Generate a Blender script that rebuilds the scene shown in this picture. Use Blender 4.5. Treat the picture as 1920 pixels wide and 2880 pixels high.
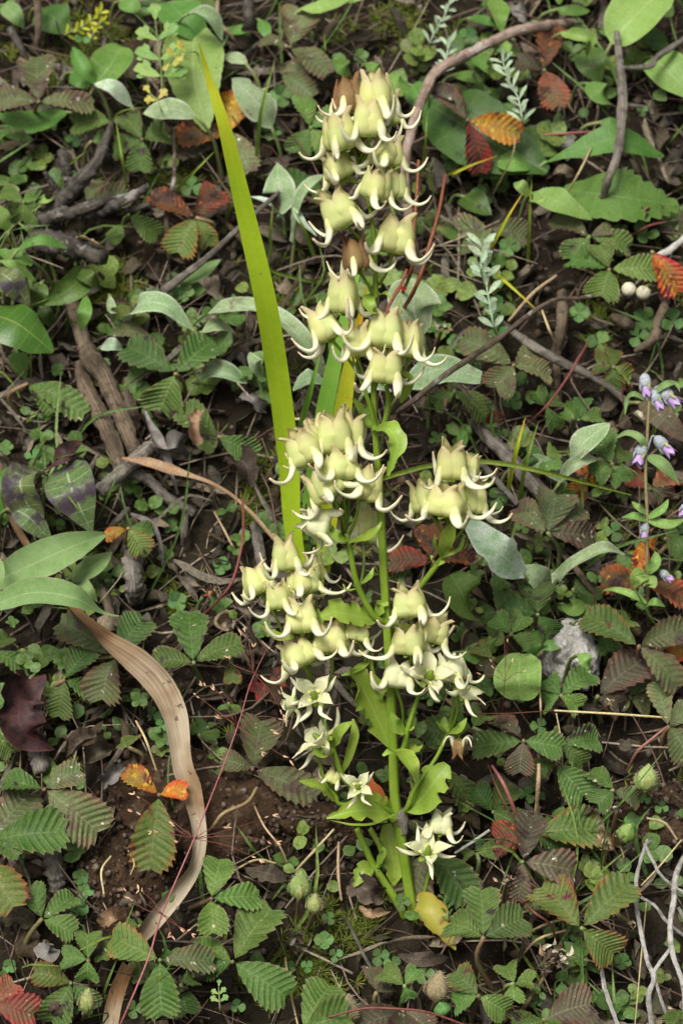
import bpy, math, random
import numpy as np
from mathutils import Vector, noise as mnoise
for o in list(bpy.data.objects): bpy.data.objects.remove(o)
random.seed(7); rng = np.random.default_rng(7)
SC = bpy.context.scene
COL = SC.collection
def nrm(v):
    v = np.asarray(v, float); return v / (np.linalg.norm(v) + 1e-12)

# ------------------------------------------------------------ camera, light, exposure
TILT = math.radians(22)
X = np.array((1., 0, 0))
F = np.array((0, math.cos(TILT), -math.sin(TILT)))          # view direction
U = np.array((0, math.sin(TILT), math.cos(TILT)))           # up in the view
KPX = 1.25e-4                                               # metres per photo pixel at one metre
D0 = 0.83                                                   # distance to the foot of the plant
C = -(F * D0) - U * (1440 - 2560) * KPX * D0
def pt(px, py, d):
    return C + F * d + X * ((px - 960) * KPX * d) + U * ((1440 - py) * KPX * d)
cam = bpy.data.cameras.new('camera'); cam_o = bpy.data.objects.new('camera', cam); COL.objects.link(cam_o)
cam_o.location = C; cam_o.rotation_euler = (math.pi / 2 - TILT, 0, 0)
cam.sensor_fit = 'VERTICAL'; cam.sensor_height = 36; cam.lens = 36 / (2880 * KPX)
cam.clip_start = 0.02; cam.clip_end = 100
cam.dof.use_dof = True; cam.dof.focus_distance = 0.80; cam.dof.aperture_fstop = 24
SC.camera = cam_o
world = bpy.data.worlds.new('World'); SC.world = world; world.use_nodes = True
wn = world.node_tree; wn.nodes.clear()
sky = wn.nodes.new('ShaderNodeTexSky'); sky.sky_type = 'NISHITA'; sky.sun_disc = False
SUN_EL, SUN_AZ = math.radians(54), math.radians(206)
sky.sun_elevation = SUN_EL; sky.sun_rotation = SUN_AZ; sky.dust_density = 6; sky.air_density = 1.0; sky.ozone_density = 0.6
hs = wn.nodes.new('ShaderNodeHueSaturation'); hs.inputs['Saturation'].default_value = 0.22   # overcast: a nearly grey sky
bg = wn.nodes.new('ShaderNodeBackground'); bg.inputs[1].default_value = 0.052
wo = wn.nodes.new('ShaderNodeOutputWorld')
wn.links.new(sky.outputs[0], hs.inputs['Color']); wn.links.new(hs.outputs[0], bg.inputs[0]); wn.links.new(bg.outputs[0], wo.inputs[0])
sl = bpy.data.lights.new('sun', 'SUN'); sl.energy = 1.5; sl.angle = math.radians(22); sl.color = (1, .97, .91)
so = bpy.data.objects.new('sun', sl); COL.objects.link(so)
sdir = Vector((math.sin(SUN_AZ) * math.cos(SUN_EL), math.cos(SUN_AZ) * math.cos(SUN_EL), math.sin(SUN_EL)))
so.rotation_euler = sdir.to_track_quat('Z', 'Y').to_euler()
SC.view_settings.view_transform = 'Standard'; SC.view_settings.look = 'None'
SC.view_settings.gamma = 1; SC.view_settings.exposure = 1.4
SC.render.engine = 'CYCLES'; SC.cycles.use_denoising = True
SC.cycles.max_bounces = 8; SC.cycles.transmission_bounces = 4

# ------------------------------------------------------------ the bank: a slope of about 38 degrees
GS = math.radians(30)
V = math.cos(GS) * U + math.sin(GS) * F                      # up the slope
N = -math.cos(GS) * F + math.sin(GS) * U                     # out of the slope
P0 = pt(960, 2560, D0)
def terrain(u, v):
    q = Vector((u * 22, v * 22, 3.1))
    h = .007 * mnoise.noise(q) + .004 * mnoise.noise(q * 2.7) + .0022 * mnoise.noise(q * 7.3)
    return h - .004
def S(px, py, h=0.0):
    """point h metres above the bank under a photo pixel"""
    r = F + X * ((px - 960) * KPX) + U * ((1440 - py) * KPX)
    hg = 0
    for _ in range(3):
        d = ((P0 + N * (h + hg) - C) @ N) / (r @ N)
        p = C + r * d; hg = terrain((p - P0) @ X, (p - P0) @ V)
    return p
def on_bank(u, v, h=0.0): return P0 + X * u + V * v + N * (terrain(u, v) + h)
def pxscale(p): return KPX * ((np.asarray(p) - C) @ F)

# ------------------------------------------------------------ mesh helpers
def smooth_path(P, n):
    P = np.asarray(P, float)
    if len(P) == 2: return P[0] + np.linspace(0, 1, n)[:, None] * (P[1] - P[0])
    d = np.r_[0, np.cumsum(np.linalg.norm(np.diff(P[:, :3], axis=0), axis=1))]; d /= d[-1]
    Q = np.vstack([2 * P[0] - P[1], P, 2 * P[-1] - P[-2]]); out = []
    for t in np.linspace(0, 1, n):
        i = min(max(np.searchsorted(d, t, side='right') - 1, 0), len(P) - 2)
        f = (t - d[i]) / (d[i + 1] - d[i] + 1e-12)
        a, b, c, e = Q[i], Q[i + 1], Q[i + 2], Q[i + 3]
        out.append(.5 * (2 * b + (c - a) * f + (2 * a - 5 * b + 4 * c - e) * f * f + (3 * b - a - 3 * c + e) * f ** 3))
    return np.array(out)
PROF = {
 'ov': lambda t: np.sin(np.pi * np.clip(t, 0, 1) ** .72) ** .85,
 'el': lambda t: np.sin(np.pi * np.clip(t, 0, 1)) ** .8,
 'ob': lambda t: np.sin(np.pi * np.clip(t, 0, 1) ** 1.35) ** .75,
 'rd': lambda t: np.sqrt(np.clip(1 - (2 * t - 1) ** 2, 0, 1)),
 'sb': lambda t: np.sin(np.pi * np.clip(t, 0, 1) ** 1.25) ** .56,
 'ln': lambda t: np.minimum(1, np.minimum((t * 9 + .12) ** .6, ((1 - t) * 3.2) ** .7)),
 'st': lambda t: np.minimum(1, np.minimum((t * 14 + .1) ** .6, ((1 - t) * 14) ** .7)),
 'rib': lambda t: np.ones_like(t),
}
def blade_geo(spine, width, prof='el', nh=None, nt=12, ns=3, cup=0., pleat=0., teeth=0, tooth=0., skew=0., wave=0., twist=0., roll=0., bite=0., tipcurl=0.):
    P = smooth_path(spine, nt + 1); t = np.linspace(0, 1, nt + 1)
    if nh is None: nh = -F * .7 + U * .45
    T = np.gradient(P, axis=0); T /= np.linalg.norm(T, axis=1)[:, None] + 1e-12
    A = np.cross(T, nh); A /= np.linalg.norm(A, axis=1)[:, None] + 1e-12
    M = np.cross(A, T)
    ang = roll + (np.asarray(twist) if np.ndim(twist) == 0 else 0) * t
    if np.ndim(twist) > 0: ang = roll + np.interp(t, np.linspace(0, 1, len(twist)), twist)
    ca, sa = np.cos(ang)[:, None], np.sin(ang)[:, None]
    A, M = A * ca + M * sa, M * ca - A * sa
    w = (np.interp(t, np.linspace(0, 1, len(width)), width) if np.ndim(width) else width * PROF[prof](t)) / 2
    W0 = np.max(w); ph = rng.uniform(0, 6.28, 4)
    s = np.linspace(-1, 1, 2 * ns + 1); V_ = []; UV = []
    saw = (t * teeth) % 1.0
    for j, sj in enumerate(s):
        a = abs(sj); ww = w.copy(); fw = skew * a * w
        if teeth and a > .99:
            k = 1 - np.abs(2 * saw - 1); ww = w + tooth * W0 * k * (w > .1 * W0); fw = fw + tooth * W0 * k * 1.1
        if bite and a > .3:
            sg = 3. if sj > 0 else -3.
            nb = np.array([mnoise.noise(Vector((tt * 6 + ph[0] * 9, sg, ph[1]))) + .5 * mnoise.noise(Vector((tt * 17 + ph[0], sg, ph[1]))) for tt in t])
            ww = ww * (1 - bite * 1.15 * np.clip(nb * 5 - .3, 0, 1) * (t > .2) * a)
        off = cup * w * sj * sj
        if pleat: off = off + pleat * W0 * np.cos(2 * np.pi * t * teeth) * min(1, a * 1.6) * np.minimum(1, w / W0 * 1.3)
        if wave: off = off + wave * W0 * a * np.sin(t * 9 + ph[2 if sj > 0 else 3]) + wave * .5 * W0 * a * np.sin(t * 21 + ph[1])
        V_.append(P + A * (sj * ww)[:, None] + M * off[:, None] + T * fw[:, None])
        UV.append(np.c_[np.full(nt + 1, sj * .5 + .5), t])
    V_ = np.stack(V_, 1).reshape(-1, 3); UV = np.stack(UV, 1).reshape(-1, 2); m = 2 * ns + 1
    i = np.arange(nt)[:, None]; j = np.arange(m - 1)[None]
    q = np.stack([i * m + j, i * m + j + 1, (i + 1) * m + j + 1, (i + 1) * m + j], -1).reshape(-1, 4)
    return V_, q, UV
def tube_geo(pts, radii, sides=8, n=None, rough=0., flat=1., cap=True):
    n = n or max(6, 4 * len(pts)); P = smooth_path(pts, n); t = np.linspace(0, 1, n)
    R = np.interp(t, np.linspace(0, 1, len(radii)), radii) if np.ndim(radii) else np.full(n, radii)
    T = np.gradient(P, axis=0); T /= np.linalg.norm(T, axis=1)[:, None] + 1e-12
    a = np.cross(T[0], (.3, .9, .2)); a = nrm(a); V_ = []; UV = []
    ph = np.linspace(0, 2 * np.pi, sides, endpoint=False); sd = rng.uniform(0, 50)
    for k in range(n):
        a = nrm(a - T[k] * (a @ T[k])); b = np.cross(T[k], a)
        rr = np.full(sides, R[k])
        if rough: rr = rr * (1 + rough * np.array([mnoise.noise(Vector((math.cos(f) * 1.3, math.sin(f) * 1.3, sd + t[k] * n * .22))) + .7 * mnoise.noise(Vector((math.cos(f) * 2.6, math.sin(f) * 2.6, sd + t[k] * n * .6))) for f in ph]))
        V_.append(P[k] + np.cos(ph)[:, None] * a * rr[:, None] + np.sin(ph)[:, None] * b * rr[:, None] * flat)
        UV.append(np.c_[ph / 6.2832, np.full(sides, t[k])])
    V_ = np.vstack(V_); UV = np.vstack(UV); q = []
    for k in range(n - 1):
        for j in range(sides):
            j2 = (j + 1) % sides; q.append((k * sides + j, k * sides + j2, (k + 1) * sides + j2, (k + 1) * sides + j))
    if cap: q.append(tuple(range(sides))[::-1]); q.append(tuple(range((n - 1) * sides, n * sides)))
    return V_, q, UV
def lathe_geo(zr, sides=14, lobes=0, lob=0.):
    zr = np.asarray(zr, float); V_ = []; ph = np.linspace(0, 2 * np.pi, sides, endpoint=False)
    for z, r in zr:
        rr = r * (1 + lob * np.cos(lobes * ph)); V_.append(np.c_[np.cos(ph) * rr, np.sin(ph) * rr, np.full(sides, z)])
    UV = np.vstack([np.c_[ph / 6.2832, np.full(sides, i / (len(zr) - 1))] for i in range(len(zr))])
    q = [(k * sides + j, k * sides + (j + 1) % sides, (k + 1) * sides + (j + 1) % sides, (k + 1) * sides + j) for k in range(len(zr) - 1) for j in range(sides)]
    return np.vstack(V_), q, UV
def frame_to(geo, origin, axis, spin=0., side=None):
    z = nrm(axis); a = nrm(np.cross(z, (.2, .3, .9) if side is None else side)); b = np.cross(z, a)
    c, s = math.cos(spin), math.sin(spin); x, y = a * c + b * s, b * c - a * s
    v, q, uv = geo
    return v[:, :1] * x + v[:, 1:2] * y + v[:, 2:] * z + origin, q, uv
def join_geo(gs):
    V_, Q, UV, o = [], [], [], 0
    for v, q, uv in gs:
        V_.append(v); UV.append(uv); Q += [tuple(int(i) + o for i in f) for f in q]; o += len(v)
    return np.vstack(V_), Q, np.vstack(UV)
def mesh_of(name, geo, mat, origin=(0, 0, 0), flat=False):
    v, q, uv = geo
    me = bpy.data.meshes.new(name); me.from_pydata((v - np.asarray(origin)).tolist(), [], [tuple(int(i) for i in f) for f in q])
    ul = me.uv_layers.new(name='UVMap'); li = np.empty(len(me.loops), int); me.loops.foreach_get('vertex_index', li)
    ul.data.foreach_set('uv', uv[li].astype(np.float32).ravel())
    if not flat: me.polygons.foreach_set('use_smooth', [True] * len(me.polygons))
    me.materials.append(MAT[mat]); me.update(); return me
def tag(o, label=None, cat=None, group=None, kind=None):
    if label: o['label'] = label
    if cat: o['category'] = cat
    if group: o['group'] = group
    if kind: o['kind'] = kind
    return o
def obj(name, geo, mat, parent=None, loc=(0, 0, 0), flat=False):
    """one mesh object from world-space geometry; loc = its origin in the world"""
    loc = np.asarray(loc, float)
    if parent is not None: loc = np.asarray(WLOC[parent.name])
    o = bpy.data.objects.new(name, mesh_of(name, geo, mat, loc, flat)); COL.objects.link(o)
    if parent is None: o.location = loc
    else: o.parent = parent
    WLOC[o.name] = loc
    return o
WLOC = {}
def thing(name, loc, label, cat, group=None):
    o = bpy.data.objects.new(name, None); COL.objects.link(o); o.location = loc; o.empty_display_size = .005
    WLOC[o.name] = np.asarray(loc, float); return tag(o, label, cat, group)
# ------------------------------------------------------------ materials
MAT = {}
class NT:
    def __init__(s, name):
        m = bpy.data.materials.new(name); m.use_nodes = True; s.m = m; s.t = m.node_tree; s.t.nodes.clear(); MAT[name] = m
    def n(s, typ, **kw):
        x = s.t.nodes.new('ShaderNode' + typ)
        for k, v in kw.items(): setattr(x, k, v)
        return x
    def l(s, a, b): s.t.links.new(a, b)
    def setin(s, sock, v):
        if hasattr(v, 'is_output'): s.l(v, sock)
        else: sock.default_value = v
    def math(s, op, a, b=0.):
        x = s.n('Math', operation=op); s.setin(x.inputs[0], a); s.setin(x.inputs[1], b); return x.outputs[0]
    def mix(s, f, a, b):
        x = s.n('Mix', data_type='RGBA'); s.setin(x.inputs[0], f)
        for k, v in ((6, a), (7, b)): s.setin(x.inputs[k], v if hasattr(v, 'is_output') else (*v, 1) if len(v) == 3 else v)
        return x.outputs[2]
    def noise(s, vec, scale, det=2., rough=.5, w=None, dist=0.):
        x = s.n('TexNoise', noise_dimensions='4D' if w is not None else '3D'); s.l(vec, x.inputs['Vector'])
        if w is not None: s.setin(x.inputs['W'], w)
        x.inputs['Scale'].default_value = scale; x.inputs['Detail'].default_value = det; x.inputs['Roughness'].default_value = rough
        x.inputs['Distortion'].default_value = dist
        return x.outputs['Fac']
    def step(s, v, a, b):
        x = s.n('MapRange'); x.clamp = True; s.setin(x.inputs[0], v); x.inputs[1].default_value = a; x.inputs[2].default_value = b
        return x.outputs[0]
    def bump(s, h, strength=.3, dist=.0005):
        x = s.n('Bump'); s.l(h, x.inputs['Height']); x.inputs['Strength'].default_value = strength; x.inputs['Distance'].default_value = dist
        return x.outputs[0]
    def out(s, col, rough=.6, spec=.3, trans=0., normal=None, tcol=None):
        p = s.n('BsdfPrincipled'); s.setin(p.inputs['Base Color'], col if hasattr(col, 'is_output') else (*col, 1))
        s.setin(p.inputs['Roughness'], rough); p.inputs['Specular IOR Level'].default_value = spec
        if normal is not None: s.l(normal, p.inputs['Normal'])
        sh = p.outputs[0]
        if trans:
            tb = s.n('BsdfTranslucent'); s.setin(tb.inputs[0], tcol or (col if hasattr(col, 'is_output') else (*col, 1)))
            mx = s.n('MixShader'); mx.inputs[0].default_value = trans; s.l(sh, mx.inputs[1]); s.l(tb.outputs[0], mx.inputs[2]); sh = mx.outputs[0]
        o = s.n('OutputMaterial'); s.l(sh, o.inputs[0]); return s.m
def leafmat(name, c1, c2, vein=None, nv=9, vw=.14, edge=None, ea=(.6, 1.), blot=None, bt=(.60, .68), bs=170, spot=None, st=(.70, .74), rough=.55, spec=.3, trans=.25, bump=.35, var=.25, fine=1500, tip=None, ta=(.8, 1.), hue=.02, ga=1.3):
    s = NT(name); tc = s.n('TexCoord'); oc = tc.outputs['Object']; uv = s.n('SeparateXYZ'); s.l(tc.outputs['UV'], uv.inputs[0])
    rnd = s.n('ObjectInfo').outputs['Random']; w = s.math('MULTIPLY', rnd, 37.)
    col = s.mix(s.step(s.noise(oc, 130, 4, .65, w), .36, .64), c1, c2)
    u2 = s.math('ABSOLUTE', s.math('SUBTRACT', s.math('MULTIPLY', uv.outputs[0], 2.), 1.))
    if vein:
        fr = s.math('FRACT', s.math('ADD', s.math('MULTIPLY', uv.outputs[1], float(nv)), .5))
        dv = s.math('ABSOLUTE', s.math('SUBTRACT', fr, .5))
        lat = s.math('SUBTRACT', 1., s.step(dv, vw * .3, vw)); mid = s.math('SUBTRACT', 1., s.step(u2, .015, .06))
        col = s.mix(s.math('MULTIPLY', s.math('MAXIMUM', s.math('MULTIPLY', lat, .55), mid), .75), col, vein)
    if edge:
        e = s.math('MULTIPLY', s.step(u2, *ea), s.step(s.noise(oc, 160, 3, .6, w), .38, .6)); col = s.mix(e, col, edge)
    if tip: col = s.mix(s.math('MULTIPLY', s.step(uv.outputs[1], *ta), s.step(s.noise(oc, 260, 3, .6, w), .3, .6)), col, tip)
    if blot:
        b = s.step(s.noise(oc, bs, 4, .62, s.math('ADD', w, 11.)), bt[0] - .055, bt[1] - .055); col = s.mix(b, col, blot)
    if spot:
        b = s.step(s.noise(oc, 560, 2, .5, s.math('ADD', w, 23.)), st[0] - .045, st[1] - .045); col = s.mix(b, col, spot)
    fn = s.noise(oc, fine, 2, .6)
    hv = s.n('HueSaturation'); s.l(col, hv.inputs['Color'])
    s.l(s.math('ADD', s.math('MULTIPLY', rnd, hue * 2), .5 - hue), hv.inputs['Hue'])
    val = s.math('ADD', s.math('MULTIPLY', s.math('FRACT', s.math('MULTIPLY', rnd, 7.31)), var * 2), 1 - var)
    s.l(s.math('MULTIPLY', val, s.math('ADD', s.math('MULTIPLY', fn, ga), 1 - ga / 2)), hv.inputs['Value'])
    s.out(hv.outputs[0], rough, spec, trans, s.bump(fn, bump, .0004) if bump else None); return s
WH = (.5, .48, .36)
leafmat('strawberry_green', (.043, .088, .016), (.080, .132, .030), (.13, .18, .055), 9, .16, (.20, .15, .08), (.82, 1.05), (.035, .022, .022), (.645, .70), 170, (.42, .40, .28), (.735, .775), spec=.2)
leafmat('strawberry_fresh', (.058, .122, .020), (.104, .172, .038), (.16, .23, .07), 9, .16, (.24, .20, .11), (.85, 1.05), (.05, .035, .02), (.70, .76), 170, (.42, .40, .28), (.75, .79), spec=.2)
leafmat('strawberry_dull', (.075, .105, .034), (.115, .128, .052), (.17, .18, .085), 9, .16, (.17, .105, .06), (.5, .98), (.080, .050, .036), (.58, .70), 150, (.45, .42, .32), (.71, .76), spec=.2)
leafmat('strawberry_bronze', (.062, .058, .032), (.088, .074, .044), (.15, .13, .07), 9, .16, (.13, .06, .04), (.45, .98), (.036, .022, .019), (.60, .70), 150, (.45, .42, .32), (.71, .76), spec=.2)
leafmat('strawberry_red', (.17, .040, .022), (.085, .060, .026), (.07, .026, .018), 9, .12, (.30, .055, .025), (.4, .98), (.045, .018, .015), (.56, .66), 170, (.44, .14, .03), (.68, .76), spec=.2)
leafmat('strawberry_orange', (0.520, 0.160, 0.012), (0.200, 0.170, 0.025), (0.300, 0.090, 0.020), 9, .12, (0.500, 0.050, 0.020), (.35, .95), (0.120, 0.020, 0.012), (.60, .68), 190, (0.600, 0.340, 0.030), (.62, .72))
leafmat('strawberry_turning', (.070, .122, .024), (.110, .145, .036), (.16, .18, .06), 9, .14, (.26, .095, .03), (.72, 1.02), (.11, .020, .022), (.635, .69), 170, (.36, .20, .05), (.735, .775), spec=.2)
leafmat('strawberry_pink', (.24, .060, .042), (.14, .105, .042), (.16, .045, .03), 9, .14, (.34, .07, .05), (.4, .95), (.08, .035, .025), (.62, .70), 170, WH, (.72, .76), spec=.2)
leafmat('woolly', (.18, .262, .115), (.29, .365, .21), (.36, .42, .29), 1, .02, (.50, .54, .41), (.80, 1.), (.20, .16, .11), (.65, .71), 160, None, rough=.85, spec=.1, trans=.15, bump=.8, fine=2000, var=.14)
leafmat('woolly_white', (.50, .55, .46), (.23, .33, .17), (.38, .44, .32), 1, .02, (.58, .60, .52), (.8, 1.), None, (.7, .8), 160, None, rough=.85, spec=.1, trans=.12, bump=.8, fine=2200, var=.1)
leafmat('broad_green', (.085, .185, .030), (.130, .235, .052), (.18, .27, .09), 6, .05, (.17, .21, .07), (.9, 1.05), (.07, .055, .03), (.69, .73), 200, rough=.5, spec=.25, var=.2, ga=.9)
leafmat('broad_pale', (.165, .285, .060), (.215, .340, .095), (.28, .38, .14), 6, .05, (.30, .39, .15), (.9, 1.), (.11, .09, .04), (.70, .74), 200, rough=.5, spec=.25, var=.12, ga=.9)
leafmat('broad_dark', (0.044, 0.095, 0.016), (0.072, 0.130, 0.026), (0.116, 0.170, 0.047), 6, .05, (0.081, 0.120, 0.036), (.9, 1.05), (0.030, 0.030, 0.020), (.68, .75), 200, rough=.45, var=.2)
leafmat('glossy_dark', (0.039, 0.115, 0.013), (0.064, 0.150, 0.020), (0.174, 0.240, 0.043), 6, .05, (0.116, 0.170, 0.029), (.93, 1.05), None, rough=.34, spec=.45, var=.05, bump=.2, ga=0.8)
leafmat('willow_mottled', (0.099, 0.150, 0.043), (0.139, 0.185, 0.061), (0.420, 0.450, 0.320), 8, .07, (0.100, 0.090, 0.070), (.7, 1.), (0.060, 0.045, 0.055), (.52, .64), 150, rough=.5, var=.12)
leafmat('hairy', (.145, .235, .075), (.20, .295, .115), (.27, .35, .16), 1, .03, (.38, .28, .23), (.94, 1.), (.10, .10, .05), (.70, .76), 190, rough=.75, spec=.15, trans=.2, bump=.5, fine=2500, var=.10, ga=.8, hue=.008)
leafmat('sword', (.385, .555, .022), (.45, .60, .028), (.44, .60, .06), 1, .001, None, (.9, 1), (.36, .26, .05), (.73, .77), 330, None, tip=(.52, .36, .02), ta=(.78, 1.), rough=.42, spec=.4, trans=.3, bump=.1, var=.03, fine=700, hue=.004, ga=0.25)
leafmat('sword_green', (.15, .33, .04), (.20, .38, .05), (.17, .32, .06), 1, .001, None, rough=.45, spec=.35, trans=.3, bump=.1, var=.05, fine=700, hue=.006, ga=0.25)
leafmat('sword_yellow', (.345, .400, .018), (.42, .43, .025), (.42, .45, .05), 1, .001, None, (.9, 1), (.38, .20, .04), (.72, .76), 300, tip=(.50, .27, .01), ta=(.8, .9), rough=.45, spec=.35, trans=.3, bump=.1, var=.05, fine=700, hue=.006, ga=0.3)
leafmat('grass', (.13, .20, .026), (.19, .26, .04), None, rough=.5, trans=.3, var=.3)
leafmat('straw', (.38, .28, .14), (.50, .40, .22), None, rough=.6, trans=.15, var=.25, bump=.4)
leafmat('bract', (.205, .315, .035), (.275, .385, .055), (.32, .45, .11), 1, .02, (.46, .44, .16), (.93, 1.), (.16, .12, .04), (.77, .8), 330, rough=.42, spec=.4, trans=.3, bump=.1, var=.10, hue=.008, ga=0.45)
leafmat('bract_yellow', (.36, .350, .055), (.44, .40, .07), (.46, .43, .10), 1, .02, (.50, .27, .04), (.75, 1.), (.28, .16, .05), (.66, .72), 200, rough=.45, trans=.3, bump=.1, var=.1, ga=0.5)
leafmat('bract_red', (.40, .065, .022), (.26, .055, .03), (.20, .05, .03), 1, .02, None, rough=.5, trans=.25, var=.1)
leafmat('silver', (.25, .335, .21), (.34, .42, .28), None, rough=.8, spec=.1, trans=.15, var=.2)
leafmat('petal', (.75, .755, .33), (.64, .70, .25), (.70, .69, .33), 1, .001, (.66, .53, .37), (.62, 1.02), (.60, .45, .32), (.70, .82), 260, (.20, .10, .04), (.79, .81), tip=(.52, .35, .24), ta=(.60, .98), rough=.5, spec=.25, trans=.42, bump=.12, var=.07, fine=1200, hue=.012, ga=0.35)
leafmat('petal_white', (.72, .71, .46), (.68, .70, .38), (.74, .73, .50), 1, .001, (.72, .66, .52), (.8, 1.05), None, tip=(.70, .62, .50), ta=(.8, 1.), rough=.5, spec=.25, trans=.35, bump=.1, var=.05, hue=.01, ga=0.3)
leafmat('petal_dry', (.55, .47, .22), (.30, .15, .045), (.5, .4, .2), 1, .001, (.22, .10, .035), (.5, 1.), (.17, .075, .025), (.5, .6), 150, tip=(.22, .10, .04), ta=(.5, .9), rough=.6, trans=.3, bump=.3, var=.08)
leafmat('spur', (.78, .77, .52), (.80, .78, .60), None, tip=(.58, .40, .18), ta=(.78, 1.0), rough=.45, spec=.3, trans=.3, bump=.1, var=.05, hue=.006, ga=0.25)
leafmat('stem_green', (.125, .205, .016), (.165, .245, .024), None, 9, .14, None, (.6, 1), (.11, .085, .02), (.70, .76), 300, rough=.42, spec=.35, trans=.0, bump=.15, var=.05, hue=.004, ga=.5)
leafmat('petiole', (.20, .12, .07), (.17, .16, .06), None, rough=.55, trans=0, var=.3, hue=.03)
leafmat('petiole_green', (.14, .20, .06), (.18, .20, .08), None, rough=.55, trans=0, var=.2)
leafmat('stalk_red', (.12, .036, .028), (.17, .056, .040), None, rough=.5, trans=0, var=.2)
leafmat('stalk_pink', (.30, .115, .105), (.25, .10, .075), None, rough=.5, trans=0, var=.1)
leafmat('pod_brown', (.13, .034, .016), (.19, .066, .028), None, rough=.5, trans=0, var=.1)
leafmat('spikelet', (.62, .42, .26), (.52, .32, .20), None, rough=.6, trans=.2, var=.2)
leafmat('lilac', (.46, .30, .56), (.52, .37, .62), (.36, .22, .48), 5, .1, None, rough=.5, trans=.3, var=.1, bump=.1, ga=0.4)
leafmat('calyx_grey', (.34, .37, .38), (.27, .30, .33), (.09, .10, .13), 5, .09, None, rough=.6, trans=.1, var=.15)
leafmat('calyx_hairy', (.22, .30, .08), (.30, .35, .12), (.30, .20, .10), 8, .1, (.3, .2, .1), rough=.7, trans=.15, var=.15)
leafmat('calyx_brown', (.17, .15, .07), (.23, .18, .10), (.28, .24, .12), 8, .1, None, rough=.7, trans=.1, var=.15)
leafmat('maroon', (.030, .012, .011), (.060, .026, .020), (.075, .035, .028), 6, .05, (.10, .04, .03), (.8, 1.), (.012, .006, .005), (.55, .65), 150, rough=.65, trans=.1, var=.1)
leafmat('dead_leaf', (.048, .037, .025), (.105, .084, .060), (.15, .125, .09), 7, .06, (.14, .10, .07), (.7, 1.), (.05, .04, .03), (.58, .7), 150, rough=.8, spec=.1, trans=.08, var=.35, bump=.7)
leafmat('dead_grey', (.12, .11, .10), (.20, .185, .165), None, 7, .06, (.13, .11, .10), (.6, 1.), (.08, .07, .06), (.6, .7), 150, rough=.85, spec=.1, trans=.05, var=.2, bump=.7)
leafmat('dead_tan', (.24, .15, .08), (.34, .235, .135), None, 7, .06, None, (.6, 1), (.16, .09, .05), (.64, .7), 200, rough=.7, trans=.1, var=.2, bump=.6)
leafmat('cream', (.40, .37, .26), (.50, .46, .34), None, 9, .14, None, (.6, 1), (.25, .21, .14), (.58, .66), 300, rough=.6, trans=.1, var=.1)
leafmat('clover', (.070, .150, .036), (.105, .195, .055), (.14, .22, .08), 1, .02, None, rough=.55, spec=.2, trans=.25, var=.35, hue=.02)
m = MAT['spur']; nt_ = m.node_tree                            # the spur starts in the petal's own yellow
hv_ = [n for n in nt_.nodes if n.type == 'HUE_SAT'][0]; src = hv_.inputs['Color'].links[0].from_socket
sx_ = [n for n in nt_.nodes if n.type == 'SEPXYZ'][0]; mr = nt_.nodes.new('ShaderNodeMapRange'); nt_.links.new(sx_.outputs[1], mr.inputs[0]); mr.inputs[1].default_value = .12; mr.inputs[2].default_value = .42
mx = nt_.nodes.new('ShaderNodeMix'); mx.data_type = 'RGBA'; nt_.links.new(mr.outputs[0], mx.inputs[0]); mx.inputs[6].default_value = (.66, .66, .26, 1); nt_.links.new(src, mx.inputs[7]); nt_.links.new(mx.outputs[2], hv_.inputs['Color'])
def stripmat(name, a, b, dark, base, sx=26, sy=1.4, brown=None):
    """fibrous: streaks along the length (UV), blotches"""
    s = NT(name); tc = s.n('TexCoord'); mp = s.n('Mapping'); s.l(tc.outputs['UV'], mp.inputs[0]); mp.inputs['Scale'].default_value = (sx, sy * 6, 1)
    st = s.noise(mp.outputs[0], 1.6, 4, .65); oc = tc.outputs['Object']
    col = s.mix(s.step(st, .35, .68), a, b)
    col = s.mix(s.step(s.noise(oc, 38, 3, .6), .44, .62), col, base)
    if brown:
        uv = s.n('SeparateXYZ'); s.l(tc.outputs['UV'], uv.inputs[0]); col = s.mix(s.math('MULTIPLY', s.math('SUBTRACT', 1., s.step(uv.outputs[1], *brown[1])), s.step(st, .25, .5)), col, brown[0])
    col = s.mix(s.math('MULTIPLY', s.step(st, .50, .62), .75), col, dark)
    col = s.mix(s.step(s.noise(oc, 330, 3, .6), .64, .69), col, dark)
    s.out(col, .62, .25, .06, s.bump(st, .8, .0006))
stripmat('dry_strip', (.32, .255, .165), (.50, .43, .315), (.085, .05, .026), (.20, .115, .05), 14, .30, ((.15, .078, .030), (.42, .60)))
def barkmat(name, a, b, dark, sx=7, sy=10, bs=.8, lich=None, dk=.6):
    s = NT(name); tc = s.n('TexCoord'); mp = s.n('Mapping'); s.l(tc.outputs['UV'], mp.inputs[0]); mp.inputs['Scale'].default_value = (sx, sy * .4, 1)
    st = s.noise(mp.outputs[0], 1.5, 5, .7); oc = tc.outputs['Object']; nn = s.noise(oc, 330, 5, .7); n2 = s.noise(oc, 95, 4, .6)
    col = s.mix(s.step(st, .36, .64), a, b); col = s.mix(s.math('MULTIPLY', s.step(nn, .50, .62), dk), col, dark); col = s.mix(s.math('MULTIPLY', s.step(n2, .5, .65), .6), col, dark)
    if lich: col = s.mix(s.step(s.noise(oc, 130, 4, .7), .58, .66), col, lich)
    hgt = s.math('ADD', st, s.math('MULTIPLY', nn, .7)); s.out(col, .8, .15, 0, s.bump(hgt, bs, .0012))
barkmat('bark_dark', (.045, .037, .030), (.12, .105, .088), (.014, .011, .009), lich=(.23, .215, .19))
barkmat('bark_brown', (.085, .060, .040), (.24, .185, .125), (.045, .032, .021), 16, 4, 1., dk=.7)
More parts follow.
